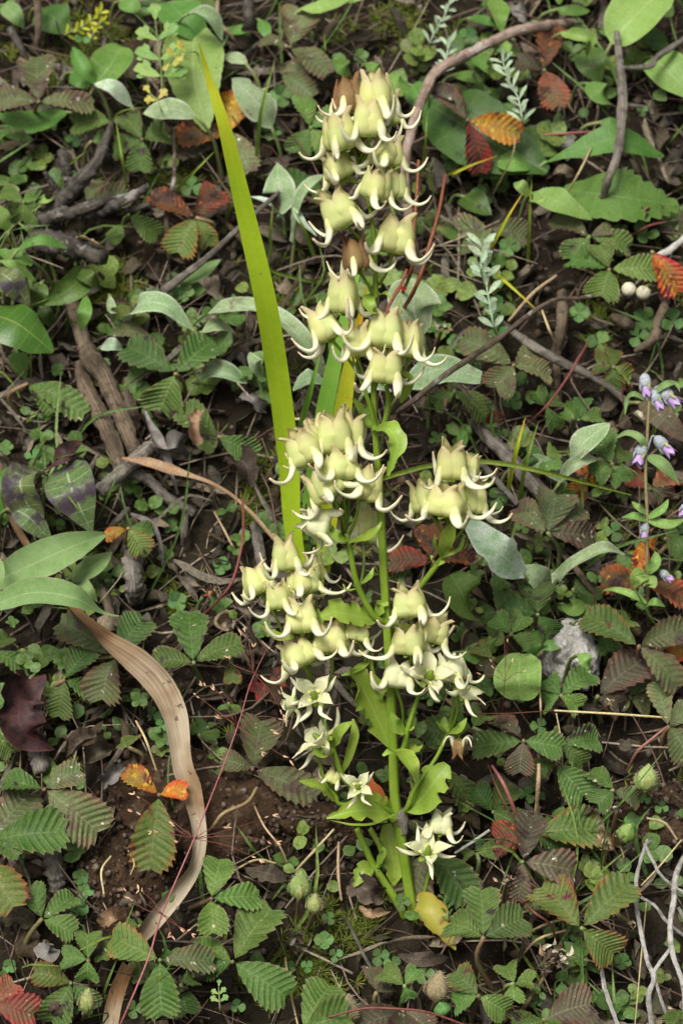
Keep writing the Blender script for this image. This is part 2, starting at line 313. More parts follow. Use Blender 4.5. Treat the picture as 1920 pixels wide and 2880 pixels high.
barkmat('bark_grey', (.12, .10, .08), (.31, .28, .235), (.065, .052, .04), 16, 4, 1., dk=.7)
barkmat('bark_pink', (.24, .165, .125), (.34, .26, .21), (.12, .075, .055), lich=(.38, .33, .29))
barkmat('twig_white', (.52, .49, .43), (.70, .67, .62), (.16, .135, .11), 16, 6, 1., lich=(.42, .41, .37), dk=.6)
barkmat('twig_tan', (.30, .22, .13), (.44, .35, .23), (.14, .09, .05))
barkmat('twig_dark', (.085, .060, .040), (.15, .115, .08), (.04, .028, .02), lich=(.27, .25, .22))
def soilmat():
    s = NT('soil'); oc = s.n('TexCoord').outputs['Object']
    a = s.noise(oc, 60, 6, .7); b = s.noise(oc, 420, 5, .7); c = s.noise(oc, 14, 3, .5)
    col = s.mix(s.step(a, .35, .65), (.012, .009, .006), (.034, .025, .016))
    col = s.mix(s.step(b, .56, .70), col, (.085, .062, .044)); col = s.mix(s.step(c, .5, .7), col, (.032, .028, .016))
    s.out(col, .9, .1, 0, s.bump(s.math('ADD', a, b), 1., .003))
soilmat()
def stonemat(name, a, b, c, sc=1., lich=None):
    s = NT(name); oc = s.n('TexCoord').outputs['Object']
    n1 = s.noise(oc, 70 * sc, 5, .65); n2 = s.noise(oc, 420 * sc, 5, .7); n3 = s.noise(oc, 170 * sc, 4, .6, None, .6)
    col = s.mix(s.step(n1, .36, .64), a, b); col = s.mix(s.math('MULTIPLY', s.step(n2, .52, .68), .8), col, c)
    if lich: col = s.mix(s.step(n3, .55, .64), col, lich)
    s.out(col, .9, .1, 0, s.bump(s.math('ADD', s.math('ADD', n1, n2), n3), 1., .0025))
stonemat('rock_brown', (.040, .024, .014), (.088, .053, .030), (.018, .011, .007), 1.5, lich=(.125, .083, .050))
stonemat('rock_pale', (.55, .52, .47), (.70, .68, .62), (.36, .31, .25), 2.2, lich=(.80, .78, .74))
def stuffmat(name, cols, rough=.8, trans=.1, bump=.5, spec=.15):
    s = NT(name); at = s.n('Attribute', attribute_name='rnd'); cr = s.n('ValToRGB'); s.l(at.outputs['Fac'], cr.inputs[0])
    el = cr.color_ramp.elements; el[0].color = (*cols[0], 1); el[1].color = (*cols[-1], 1)
    for i, c in enumerate(cols[1:-1]): e = el.new((i + 1) / (len(cols) - 1)); e.color = (*c, 1)
    fn = s.noise(s.n('TexCoord').outputs['Object'], 900, 3, .6)
    hv = s.n('HueSaturation'); s.l(cr.outputs[0], hv.inputs['Color']); s.l(s.math('ADD', s.math('MULTIPLY', fn, 2.2), -.1), hv.inputs['Value'])
    s.out(hv.outputs[0], rough, spec, trans, s.bump(fn, bump, .0006))
stuffmat('litter', [(.014, .011, .008), (.035, .028, .019), (.072, .058, .040), (.050, .034, .019), (.030, .026, .020), (.12, .105, .080), (.19, .15, .10)])
stuffmat('twiglets', [(.03, .022, .016), (.09, .066, .046), (.20, .16, .115), (.085, .038, .030), (.36, .30, .22)])
stuffmat('seedlings', [(.055, .105, .020), (.080, .145, .030), (.10, .17, .045), (.15, .21, .04), (.10, .10, .04)], .55, .25, .2, .3)
stuffmat('moss', [(.060, .090, .012), (.11, .145, .020), (.19, .20, .035), (.075, .12, .018)], .75, .25, .1)
stuffmat('crumbs', [(.018, .012, .009), (.055, .036, .024), (.095, .065, .045), (.15, .12, .09)], .9, 0, .8)
# ------------------------------------------------------------ ground
def axis_vals(lo, hi, step, far):
    core = list(np.arange(lo, hi + 1e-9, step)); out = []; d = step
    a = lo
    while a > -far: d *= 1.35; a -= d; out.append(a)
    out = out[::-1] + core; d = step; a = hi
    while a < far: d *= 1.35; a += d; out.append(a)
    return np.array(out)
def build_ground():
    us, vs = axis_vals(-.19, .19, .0022, 6.), axis_vals(-.10, .50, .0026, 6.)
    V_ = np.array([on_bank(u, v) for v in vs for u in us]); m = len(us)
    i = np.arange(len(vs) - 1)[:, None]; j = np.arange(m - 1)[None]
    q = np.stack([i * m + j, i * m + j + 1, (i + 1) * m + j + 1, (i + 1) * m + j], -1).reshape(-1, 4)
    o = obj('ground', (V_, q, V_[:, :2] * 1.), 'soil'); tag(o, kind='structure')
build_ground()
ROCKV = []
def blob(name, px, py, rx, ry, rz, mat, label, cat, seed, amp=.28, sub=5, h=0., rot=0., boxy=0.):
    """a stone: displaced sphere half sunk in the bank; radii in photo pixels"""
    import bmesh
    bm = bmesh.new(); bmesh.ops.create_icosphere(bm, subdivisions=sub, radius=1)
    c = S(px, py, h); k = pxscale(c); cr, sr = math.cos(rot), math.sin(rot)
    A1, B1 = X * cr + V * sr, V * cr - X * sr; V_ = []
    for v in bm.verts:
        p = v.co; f = 1 + amp * mnoise.noise(p * 1.3 + Vector((seed, 0, 0))) + amp * .5 * mnoise.noise(p * 3.1 + Vector((seed, 5, 0))) + amp * .22 * mnoise.noise(p * 8 + Vector((0, seed, 0))) + amp * .10 * mnoise.noise(p * 19 + Vector((0, seed, 0)))
        V_.append(c + (A1 * p.x * rx + B1 * p.y * ry + N * p.z * rz) * k * f)
    q = [tuple(v.index for v in f.verts) for f in bm.faces]; bm.free(); V_ = np.array(V_)
    if mat == 'rock_brown': ROCKV.extend((v, nrm(v - c)) for v in V_ if (v - c) @ N > 0)
    return tag(obj(name, (V_, q, V_[:, :2]), mat, loc=c), label, cat)
blob('brown_rock', 560, 2320, 340, 180, 150, 'rock_brown', 'low crumbly brown rock behind the long dry strip, bare of moss', 'rock', 2.3, .42, rot=.12, h=-.003)
blob('soil_clod', 330, 2480, 135, 135, 120, 'rock_brown', 'dark brown soil clod below the crumbly rock with thin roots on it', 'soil clod', 8.1, .5)
blob('brown_rock', 900, 2330, 170, 80, 130, 'rock_brown', 'brown rock ledge with a sharp upper edge touching the flowering plant', 'rock', 5.2, .35, rot=-.25)
blob('soil_clod', 1850, 2310, 150, 110, 60, 'rock_brown', 'bare patch of ochre brown soil above the white dead twigs', 'soil clod', 4.4, .3)
blob('pale_stone', 1605, 1848, 76, 88, 105, 'rock_pale', 'pale grey whitish stone lying between strawberry leaves', 'stone', 1.7, .40, h=.009)

# ------------------------------------------------------------ uncountable stuff: litter, crumbs, twiglets, moss, seedlings
def scatter_uv(n, fn=None):
    out = []
    while len(out) < n:
        u, v = rng.uniform(-.185, .185), rng.uniform(-.085, .49)
        if fn is None or rng.random() < fn(u, v): out.append((u, v))
    m = 0
    while m < n * .45:                                      # the same cover goes on beyond the frame
        u, v = rng.uniform(-.30, .30), rng.uniform(-.15, .60)
        if (abs(u) > .185 or not -.085 < v < .49) and (fn is None or rng.random() < fn(u, v)): out.append((u, v)); m += 1
    return out
def stuff(name, geos, rnds, mat, label, cat, flat=False):
    g = join_geo(geos); o = obj(name, g, mat, flat=flat)
    at = o.data.attributes.new('rnd', 'FLOAT', 'POINT')
    at.data.foreach_set('value', np.concatenate([np.full(len(gg[0]), r) for gg, r in zip(geos, rnds)]).astype(np.float32))
    return tag(o, label, cat, kind='stuff')
def rdir(up=.0):
    a = rng.uniform(0, 6.283); return X * math.cos(a) + V * math.sin(a) + N * up
gs, rs = [], []
for u, v in scatter_uv(4200):                              # curled dead leaf pieces
    h = rng.uniform(0, .006); p = on_bank(u, v, h); d = nrm(rdir(rng.normal(0, .35))); L = rng.uniform(.004, .012) * (1 if rng.random() < .88 else 1.5)
    m = p + d * L * .5 + N * rng.uniform(-.1, .35) * L; e = p + d * L + N * rng.uniform(-.35, .3) * L
    gs.append(blade_geo([p, m, e], L * rng.uniform(.12, .55), random.choice(['el', 'ov', 'ln']), N + rdir(.2) * 1.3, 6, 2, cup=rng.uniform(-1.4, 1.4), wave=.35, twist=rng.normal(0, 1.6))); rs.append(rng.random())
for u, v in scatter_uv(420, lambda u, v: 1. if u < .0 and .02 < v < .36 else .25):   # papery strips of dead grass leaves
    p = on_bank(u, v, rng.uniform(.002, .010)); d = nrm(rdir(rng.normal(.0, .2)) - V * .5); L = rng.uniform(.012, .034)
    m = p + d * L * .5 + rdir(.4) * L * .14; e = p + d * L + rdir(-.1) * L * .16
    gs.append(blade_geo([p, m, e], rng.uniform(.0008, .0026), 'ln', N + rdir(.2) * .8, 9, 2, cup=rng.uniform(-1., 1.), wave=.3, twist=rng.normal(0, 1.8))); rs.append(random.choice([.45, .8, .86, .95, .3]))
stuff('leaf_litter', gs, rs, 'litter', 'brown and grey dead leaf litter covering the bank', 'litter')
gs, rs = [], []
for u, v in scatter_uv(2600) + [(None, i) for i in rng.integers(0, len(ROCKV), 1500)]:   # soil crumbs
    r = rng.uniform(.0006, .0024) * (1 if u is not None else .6); c = on_bank(u, v, r * .3) if u is not None else ROCKV[v][0] + rng.normal(0, .0004, 3)
    ph = rng.uniform(0, 6.28); k = rng.uniform(.6, 1.2, 8); a = [X, X * .3 + V, -X * .6 + V * .7, -X, -V - X * .3, X * .6 - V * .8]
    vv = np.array([c + aa * r * k[i] for i, aa in enumerate(a)] + [c + N * r * k[6], c - N * r]); q = [(i, (i + 1) % 6, 6) for i in range(6)] + [((i + 1) % 6, i, 7) for i in range(6)]
    gs.append((vv, q, vv[:, :2])); rs.append(rng.random())
stuff('soil_crumbs', gs, rs, 'crumbs', 'dark brown soil crumbs between the litter', 'soil')
gs, rs = [], []
for u, v in scatter_uv(2600):                               # fine rootlets, stalks and twiglets
    p = on_bank(u, v, rng.uniform(0, .006)); d = nrm(rdir(rng.normal(.05, .22))); L = rng.uniform(.010, .045)
    m = p + d * L * .5 + rdir(.2) * L * .12; e = p + d * L + rdir(.1) * L * .1; r = rng.uniform(.0001, .00042)
    gs.append(tube_geo([p, m, e], [r, r, r * .5], 5, 6, cap=False)); rs.append(rng.random())
stuff('twiglets', gs, rs, 'twiglets', 'fine dry stalks, rootlets and bits of twig among the litter', 'twigs')
def patch(sx, sy, seed, thr):
    return lambda u, v: 1. if mnoise.noise(Vector((u * sx, v * sy, seed))) > thr else .04
gs, rs = [], []
mc = []
for px, py, R, k in [(285, 860, 60, 70), (330, 800, 50, 50), (250, 900, 40, 30), (430, 985, 30, 15), (820, 875, 50, 40), (600, 1010, 40, 25), (260, 120, 90, 70), (150, 200, 60, 40), (470, 520, 60, 30), (1000, 2620, 70, 40), (850, 2700, 60, 50), (740, 1330, 40, 30), (480, 1690, 50, 30), (1700, 900, 60, 30), (1130, 80, 70, 40), (700, 1450, 40, 20), (880, 2780, 60, 40)]:
    for _ in range(k):
        p = S(px + rng.normal(0, R * .6), py + rng.normal(0, R * .6)); mc.append(((p - P0) @ X, (p - P0) @ V))
for u, v in scatter_uv(800, patch(24, 24, 9.7, .10)) + mc:       # moss: stars of fine leaves
    c = on_bank(u, v, .0005); t0 = rng.random() * .999
    for k in range(11):
        d = nrm(rdir(rng.uniform(.3, 1.5))); L = rng.uniform(.0025, .0062)
        gs.append(blade_geo([c, c + d * L * .6, c + d * L - N * L * .1], .00035, 'el', N + d * .1, 3, 1)); rs.append(min(1, max(0, t0 + rng.normal(0, .1))))
stuff('moss', gs, rs, 'moss', 'yellow green star moss growing in patches between the stems', 'moss')
gs, rs = [], []
for u, v in scatter_uv(1150, patch(17, 17, 4.2, .05)):      # seedlings and creeping round leaves
    h = rng.uniform(.002, .013); c = on_bank(u, v, h); t0 = rng.random() * .999; k = random.choice([1, 2, 2, 3, 3, 4]); a0 = rng.uniform(0, 6.28); L = rng.uniform(.0024, .0058) * (1.45 if v > .17 else 1.)
    gs.append(tube_geo([on_bank(u, v - .001, -.001), c], [.0002, .0002], 4, 3, cap=False)); rs.append(.9)
    for j in range(k):
        a = a0 + j * 6.283 / k + rng.normal(0, .2); d = nrm(X * math.cos(a) + V * math.sin(a) + N * rng.uniform(-.1, .5) - F * .2)
        gs.append(blade_geo([c, c + d * L * .5 + N * .0003, c + d * L], L * rng.uniform(.65, 1.), random.choice(['rd', 'ob', 'ov']), N - F * .5 + rdir() * .3, 6, 2, cup=rng.uniform(-.2, .35))); rs.append(min(1, max(0, t0 * .85 + rng.normal(0, .05))))
stuff('seedlings', gs, rs, 'seedlings', 'tiny round leaved green ground cover creeping over the soil', 'ground cover')
gs, rs = [], []
for u, v in scatter_uv(300, patch(13, 13, 1.2, .12)):       # thin grass
    p = on_bank(u, v, 0); d = nrm(N * .6 + U * .7 + rdir() * .7); L = rng.uniform(.015, .05)
    gs.append(blade_geo([p, p + d * L * .6, p + d * L + rdir(-.5) * L * .3], rng.uniform(.0005, .0012), 'ln', -F + rdir() * .5, 7, 1, cup=.4)); rs.append(rng.random() * .8)
stuff('fine_grass', gs, rs, 'seedlings', 'thin short green grass blades scattered over the bank', 'grass')
# ------------------------------------------------------------ builders; positions are given on eight tiles of the photo (1568 x 1176 each)
TS = 1568 / 960
ORG = {1: (0, 0), 2: (960, 0), 3: (0, 720), 4: (960, 720), 5: (0, 1440), 6: (960, 1440), 7: (0, 2160), 8: (960, 2160)}
def tx(n, x, y): return ORG[n][0] + x / TS, ORG[n][1] + y / TS
def tp(n, q, h=10.):
    """tile point -> world, height above the bank in mm (third value of the point, or h)"""
    return S(*tx(n, q[0], q[1]), (q[2] if len(q) > 2 else h) * .001)
def facing(j=.25): return nrm(-F * .6 + U * .25 + N * .4 + rng.normal(0, j, 3))
def leaflet(name, J, E, w, mat, parent, teeth=9, arch=.10, droop=0., nh=None, fold=None):
    J, E = np.asarray(J), np.asarray(E); L = np.linalg.norm(E - J); nh = facing(.2) if nh is None else nh
    d = (E - J) / L; up = nrm(nh - d * (nh @ d)); B = J + d * L * .05; E = J + d * L * .95 - up * L * droop
    M = (B + E) / 2 + up * L * arch
    g = blade_geo([B, M, E], w, 'sb', nh, teeth * 4, 3, cup=rng.uniform(.05, .38) if fold is None else fold, pleat=.070, teeth=teeth, tooth=.155, skew=.60, wave=.08, roll=rng.normal(0, .12))
    return obj(name, g, mat, parent)
SBG = 'serrated three part leaves spread over the bank'
def SB(n, J, tips, mat, label, h=None, root=None, petiole=True, teeth=9):
    h = rng.uniform(11, 20) if h is None else h
    Jw = tp(n, J, h); t = thing('strawberry_leaf', Jw, label, 'leaf', SBG)
    mats = mat.split('|')
    for i, q in enumerate(tips):
        E = tp(n, q[:2], h + rng.uniform(-5, 3)); L = np.linalg.norm(E - Jw)
        w = q[2] / TS * pxscale(Jw) * 1.06 if len(q) > 2 else L * .74
        leaflet('leaflet', Jw, E, w, 'strawberry_' + mats[i % len(mats)], t, teeth + int(rng.integers(-1, 2)), droop=rng.uniform(0, .12))
    if petiole:
        jx, jy = tx(n, *J[:2]); r = (jx + rng.uniform(-35, 35), jy + rng.uniform(50, 110)) if root is None else tx(n, *root)
        G = S(*r, -.003); m = (Jw + G) / 2 + N * .004 + X * rng.normal(0, .002)
        obj('petiole', tube_geo([Jw, m, G], [.0006, .0008, .0009], 6), random.choice(['petiole', 'petiole', 'petiole_green']), t)
    return t
def LF(n, pts, w, prof, mat, name, label, cat='leaf', group=None, h=12., stalk=None, arch=.08, nh=None, stalkmat='petiole_green', stalkr=.0008, **kw):
    P = [tp(n, q, h) for q in pts]; k = pxscale(P[0]) / TS; nh = facing(.2) if nh is None else nh
    if len(P) == 2: P = [P[0], (P[0] + P[1]) / 2 + nrm(nh) * arch * np.linalg.norm(P[1] - P[0]), P[1]]
    kw.setdefault('nt', 22); kw.setdefault('ns', 4); kw.setdefault('cup', rng.uniform(.0, .3)); kw.setdefault('wave', .05)
    W = [x * k for x in w] if np.ndim(w) else w * k
    g = blade_geo(P, W, prof, nh, **kw)
    if stalk is False: return tag(obj(name, g, mat, loc=P[0]), label, cat, group)
    if stalk is None:                                       # every standing leaf has a stalk down to the soil
        t = thing(name, P[0], label, cat, group); obj('blade', g, mat, t); d = nrm(P[0] - P[1]); B = P[0] + d * .004
        q = P[0] + d * .009 - V * .004; G = on_bank((q - P0) @ X, (q - P0) @ V, -.003)
        obj('stalk', tube_geo([P[0] - d * .0008, B * .75 + G * .25, G], [stalkr * .7, stalkr * .8, stalkr], 6, 8), stalkmat, t); return t
    t = thing(name, P[0], label, cat, group); obj('blade', g, mat, t)
    st = [tp(n, q, h) for q in stalk]; obj('stalk', tube_geo([P[0]] + st, [stalkr * .8, stalkr], 6), stalkmat, t); return t
def TW(n, name, label, mat, paths, cat='twig', group=None, h=10., rough=.26, sides=11, part='branch'):
    gs = []
    for pts, r in paths:
        P = [tp(n, q, h) for q in pts]; k = pxscale(P[0]) / TS; R = [x * k for x in r] if np.ndim(r) else [r * k] * 2
        P = [p if i in (0, len(P) - 1) else p + rng.normal(0, .0005, 3) for i, p in enumerate(P)]
        gs.append((tube_geo(P, R, sides, max(16, 14 * len(P)), rough), P[0]))
    if len(gs) == 1: return tag(obj(name, gs[0][0], mat, loc=gs[0][1]), label, cat, group)
    t = thing(name, gs[0][1], label, cat, group)
    for g, _ in gs: obj(part, g, mat, t)
    return t
# ------------------------------------------------------------ the flowering plant with spurred cream flowers
from mathutils import Matrix
def PP(px, py, dd=0.):
    """point of the upright plant: it leans a little back from the vertical; dd = mm farther from the camera"""
    return pt(px, py, .83 - (2580 - py) * .000030 + dd * .001)
PB = PP(1150, 2575)
plant = thing('flowering_plant', PB, 'tall flowering herb with whorls of cream yellow spurred flowers on a ridged green stem', 'flower plant')
PS = KPX * .79
def stem(name, pts, r, mat='stem_green', sides=8, flat=1., rough=.06):
    P = [PP(*q) for q in pts]
    return obj(name, tube_geo(P, [x * PS for x in r] if np.ndim(r) else r * PS, sides, max(8, 7 * len(P)), rough, flat), mat, plant)
def ridged_stem(pts, r):
    P = smooth_path([PP(*q) for q in pts], 90); R = np.interp(np.linspace(0, 1, 90), np.linspace(0, 1, len(r)), r) * PS
    ph = np.linspace(0, 2 * np.pi, 24, endpoint=False); prof = 1 - .10 + .16 * np.abs(np.cos(2 * ph)) ** 6
    T = np.gradient(P, axis=0); T /= np.linalg.norm(T, axis=1)[:, None]; a = nrm(np.cross(T[0], F)); V_, UV = [], []
    for k in range(90):
        a = nrm(a - T[k] * (a @ T[k])); b = np.cross(T[k], a); rr = R[k] * prof
        V_.append(P[k] + np.outer(np.cos(ph + .5) * rr, a) + np.outer(np.sin(ph + .5) * rr, b)); UV.append(np.c_[ph / 6.283, np.full(24, k / 89)])
    q = [(k * 24 + j, k * 24 + (j + 1) % 24, (k + 1) * 24 + (j + 1) % 24, (k + 1) * 24 + j) for k in range(89) for j in range(24)]
    obj('stem', (np.vstack(V_), q, np.vstack(UV)), 'stem_green', plant)
ridged_stem([(1172, 2640), (1150, 2500), (1130, 2370), (1110, 2244), (1106, 2106), (1100, 1960), (1090, 1790), (1081, 1644), (1068, 1400), (1052, 1160), (1051, 1000), (1056, 808), (1050, 668), (1040, 583), (1012, 470), (985, 400)],
            [15, 17, 16.5, 16, 16, 14.5, 13.5, 13.5, 12.5, 11, 9, 8.5, 8.5, 8, 5.5, 4])
obj('node', tube_geo([PP(1126, 2275), PP(1128, 2300), PP(1132, 2345)], [15 * PS, 20 * PS, 16 * PS], 10, 12, .3), 'bark_grey', plant)
for pts, r in [
    ([(1090, 1800, 3), (1130, 1725, 6), (1170, 1664, 6), (1230, 1586, 5), (1246, 1560, 4), (1262, 1465, 3)], [7, 8, 8.5, 8.5, 9, 8]),
    ([(1086, 1752, 0), (1052, 1732, -2), (1020, 1680, -3), (1000, 1630, -4), (984, 1550, -4), (975, 1500, -4)], [10, 9, 9, 9, 9, 7]),
    ([(1110, 2290, 0), (1060, 2260, -4), (1010, 2228, -6), (965, 2186, -7), (936, 2107, -7), (907, 2014, -6), (885, 1965, -4)], [10, 10, 9, 8.5, 8, 7, 6]),
    ([(1060, 2258, -3), (960, 2262, -4), (945, 2240, -4), (914, 2196, -4), (893, 2120, -3)], [7, 7, 6, 5.5, 4.5]),
    ([(1112, 2130, 0), (1134, 2103, -3), (1146, 2051, -4), (1162, 2000, -4), (1178, 1950, -4)], [9, 8, 8, 7.5, 6]),
    ([(1130, 2290, 0), (1150, 2262, -3), (1170, 2212, -4), (1224, 2134, -2), (1250, 2082, -1), (1262, 2056, -1)], [7, 6.5, 6, 6, 6, 7]),
    ([(1100, 2120, 2), (1070, 1990, 2), (1048, 1890, 2), (1036, 1800, 3), (1020, 1760, 3)], [7, 7, 7, 6.5, 6]),
    ([(1055, 1200, 0), (1040, 1140, -2), (1012, 1060, -3), (1000, 1020, -3)], [7, 7, 6, 5]),
    ([(1058, 1215, 0), (1080, 1190, -2), (1092, 1130, -2), (1086, 1085, -3)], [7, 8, 8, 6]),
    ([(1003, 2330, 0), (1030, 2390, 0), (1048, 2430, 0), (1080, 2480, 0), (1118, 2540, 0), (1140, 2580, 0)], [9, 10, 11, 12, 13, 14]),
    ([(1040, 2330, 2), (1070, 2385, 0), (1070, 2430, -1), (1050, 2440, 0)], [9, 9, 7, 6]),
    ([(1190, 2520, 0), (1200, 2480, -1), (1208, 2440, -1), (1204, 2412, 0)], [5, 5, 5, 4]),
]: stem('branch', pts, r)
# -- flower meshes: unit length along z, shared by all the flowers
def petal_geo(kind, sd):
    r_ = np.random.default_rng(sd); nt, ns = 14, 5; t = np.linspace(0, 1, nt + 1)
    tf = r_.uniform(-.05, .10)
    if kind == 'closed':
        r = np.interp(t, [0, .12, .3, .5, .7, .85, 1], [.14, .30, .375, .385, .35, .30, .33 + tf * 1.6]); z = np.interp(t, [0, .12, .3, .5, .7, .85, 1], [.02, .08, .26, .50, .72, .90, 1.10 + r_.uniform(-.12, .06)])
        hw = np.radians(66) * np.interp(t, [0, .2, .5, .68, .82, .92, 1], [.8, 1, 1.02, .88, .58, .30, .0])
    else:
        r = np.interp(t, [0, .2, .45, .7, 1], [.08, .20, .30, .42, .66 + tf]); z = np.interp(t, [0, .2, .45, .7, 1], [.02, .12, .34, .52, .60 + tf])
        hw = np.radians(50) * np.interp(t, [0, .3, .6, .8, 1], [.8, 1, .85, .55, .0])
    V_, UV = [], []; ph = r_.uniform(0, 6, 2)
    for s in np.linspace(-1, 1, 2 * ns + 1):
        rr = r * (1.13 - .30 * abs(s) ** 1.25 + .04 * s) + .085 * np.exp(-(s / .34) ** 2) * np.exp(-((t - .22) / .17) ** 2) * (kind == 'closed') + (.016 * np.sin(t * 10 + ph[0]) + .012 * np.sin(t * 23 + ph[1])) * abs(s)
        zz = z + .03 * np.sin(s * 7 + ph[1]) * t ** 4 * (1 - abs(s)) + .0
        V_.append(np.c_[np.cos(s * hw) * rr, np.sin(s * hw) * rr, zz]); UV.append(np.c_[np.full(nt + 1, s * .5 + .5), t])
    m = 2 * ns + 1; V_ = np.stack(V_, 1).reshape(-1, 3); UV = np.stack(UV, 1).reshape(-1, 2)
    q = [(i * m + j, i * m + j + 1, (i + 1) * m + j + 1, (i + 1) * m + j) for i in range(nt) for j in range(m - 1)]
    return V_, q, UV
def spur_geo(kind, sd):
    r_ = np.random.default_rng(sd); k = r_.uniform(.85, 1.15); c = r_.uniform(-.10, .20); y = r_.normal(0, .11)
    if kind == 'closed': P = [(.37, 0, .58), (.435, 0, .32), (.475, 0, .13), (.57 * k, y * .3, -.04), (.78 * k, y, -.10 + c * .3), (.97 * k, y * 1.6, .0 + c), (1.06 * k, y * 1.8, .16 + c * 1.7)]
    else: P = [(.16, 0, .20), (.27, 0, .10), (.45, y, .02), (.68 * k, y, -.02 + c), (.88 * k, y, .06 + c * 2)]
    rad = [.012, .070, .088, .068, .043, .031, .018] if kind == 'closed' else [.07, .09, .085, .06, .018]
    return tube_geo(P, rad, 9, 22, 0, 1.45 if kind == 'closed' else .85)
def rz(geo, a):
    v, q, uv = geo; c, s = math.cos(a), math.sin(a); return np.c_[v[:, 0] * c - v[:, 1] * s, v[:, 0] * s + v[:, 1] * c, v[:, 2]], q, uv
FM = {}
def fmesh(kind, part, sd, a, mat):
    key = (kind, part, sd, a, mat)
    if key not in FM:
        if part == 'petal': g = petal_geo(kind, sd)
        elif part == 'spur': g = spur_geo(kind, sd)
        else:
            e = .34 if sd % 2 else .28
            g = blade_geo([(.06, 0, .0), (.16, 0, .02 + .03 * (sd % 3)), (.30, 0, .0), (e + .06, 0, .06 * (sd % 3))], .17, 'ov', (0.01, 0, 1), 6, 2, cup=.3)
        FM[key] = mesh_of(part, rz(g, a * math.pi / 2 + (math.pi / 4 if part == 'sepal' else 0)), mat)
    return FM[key]
RECEP = mesh_of('flower', lathe_geo([(-.06, .035), (-.02, .07), (.04, .11), (.12, .10), (.30, .09), (.5, .06), (.6, .01)], 10), 'stem_green')
def flower(base, apex, w, kind='closed', mat='petal', lean=.0, dd=None, spin=None, L=None):
    dd = rng.uniform(-7, 1) if dd is None else dd
    B = PP(base[0], base[1], dd); k = pxscale(B); d2 = np.array((apex[0] - base[0], base[1] - apex[1]), float); ln = np.linalg.norm(d2)
    ax = nrm(X * d2[0] / ln + U * d2[1] / ln - F * lean); L = (L or ln) * k * 1.05
    o = bpy.data.objects.new('flower', RECEP); COL.objects.link(o); o.parent = plant
    z = ax; x = nrm(np.cross(z, F)); y = np.cross(z, x); a = rng.uniform(0, 1.57) if spin is None else spin
    x, y = x * math.cos(a) + y * math.sin(a), y * math.cos(a) - x * math.sin(a)
    sx = w * k / .80 * rng.uniform(1.08, 1.22)
    M = np.eye(4); M[:3, 0] = x * sx; M[:3, 1] = y * sx; M[:3, 2] = z * L; M[:3, 3] = B - PB; o.matrix_basis = Matrix(M.tolist())
    s0 = int(rng.integers(0, 9))
    for a in range(4):
        for part, m in (('petal', mat), ('spur', 'spur'), ('sepal', 'bract')):
            c = bpy.data.objects.new(part, fmesh(kind, part, (s0 + a * 2) % 9, a, m)); COL.objects.link(c); c.parent = o
    return B
def pedicel(P, q, r=5.): obj('pedicel', tube_geo([P + U * .0004, (P + PP(*q)) / 2 + X * .0006, PP(*q)], [r * PS, r * PS * .9, r * PS], 7), 'stem_green', plant)
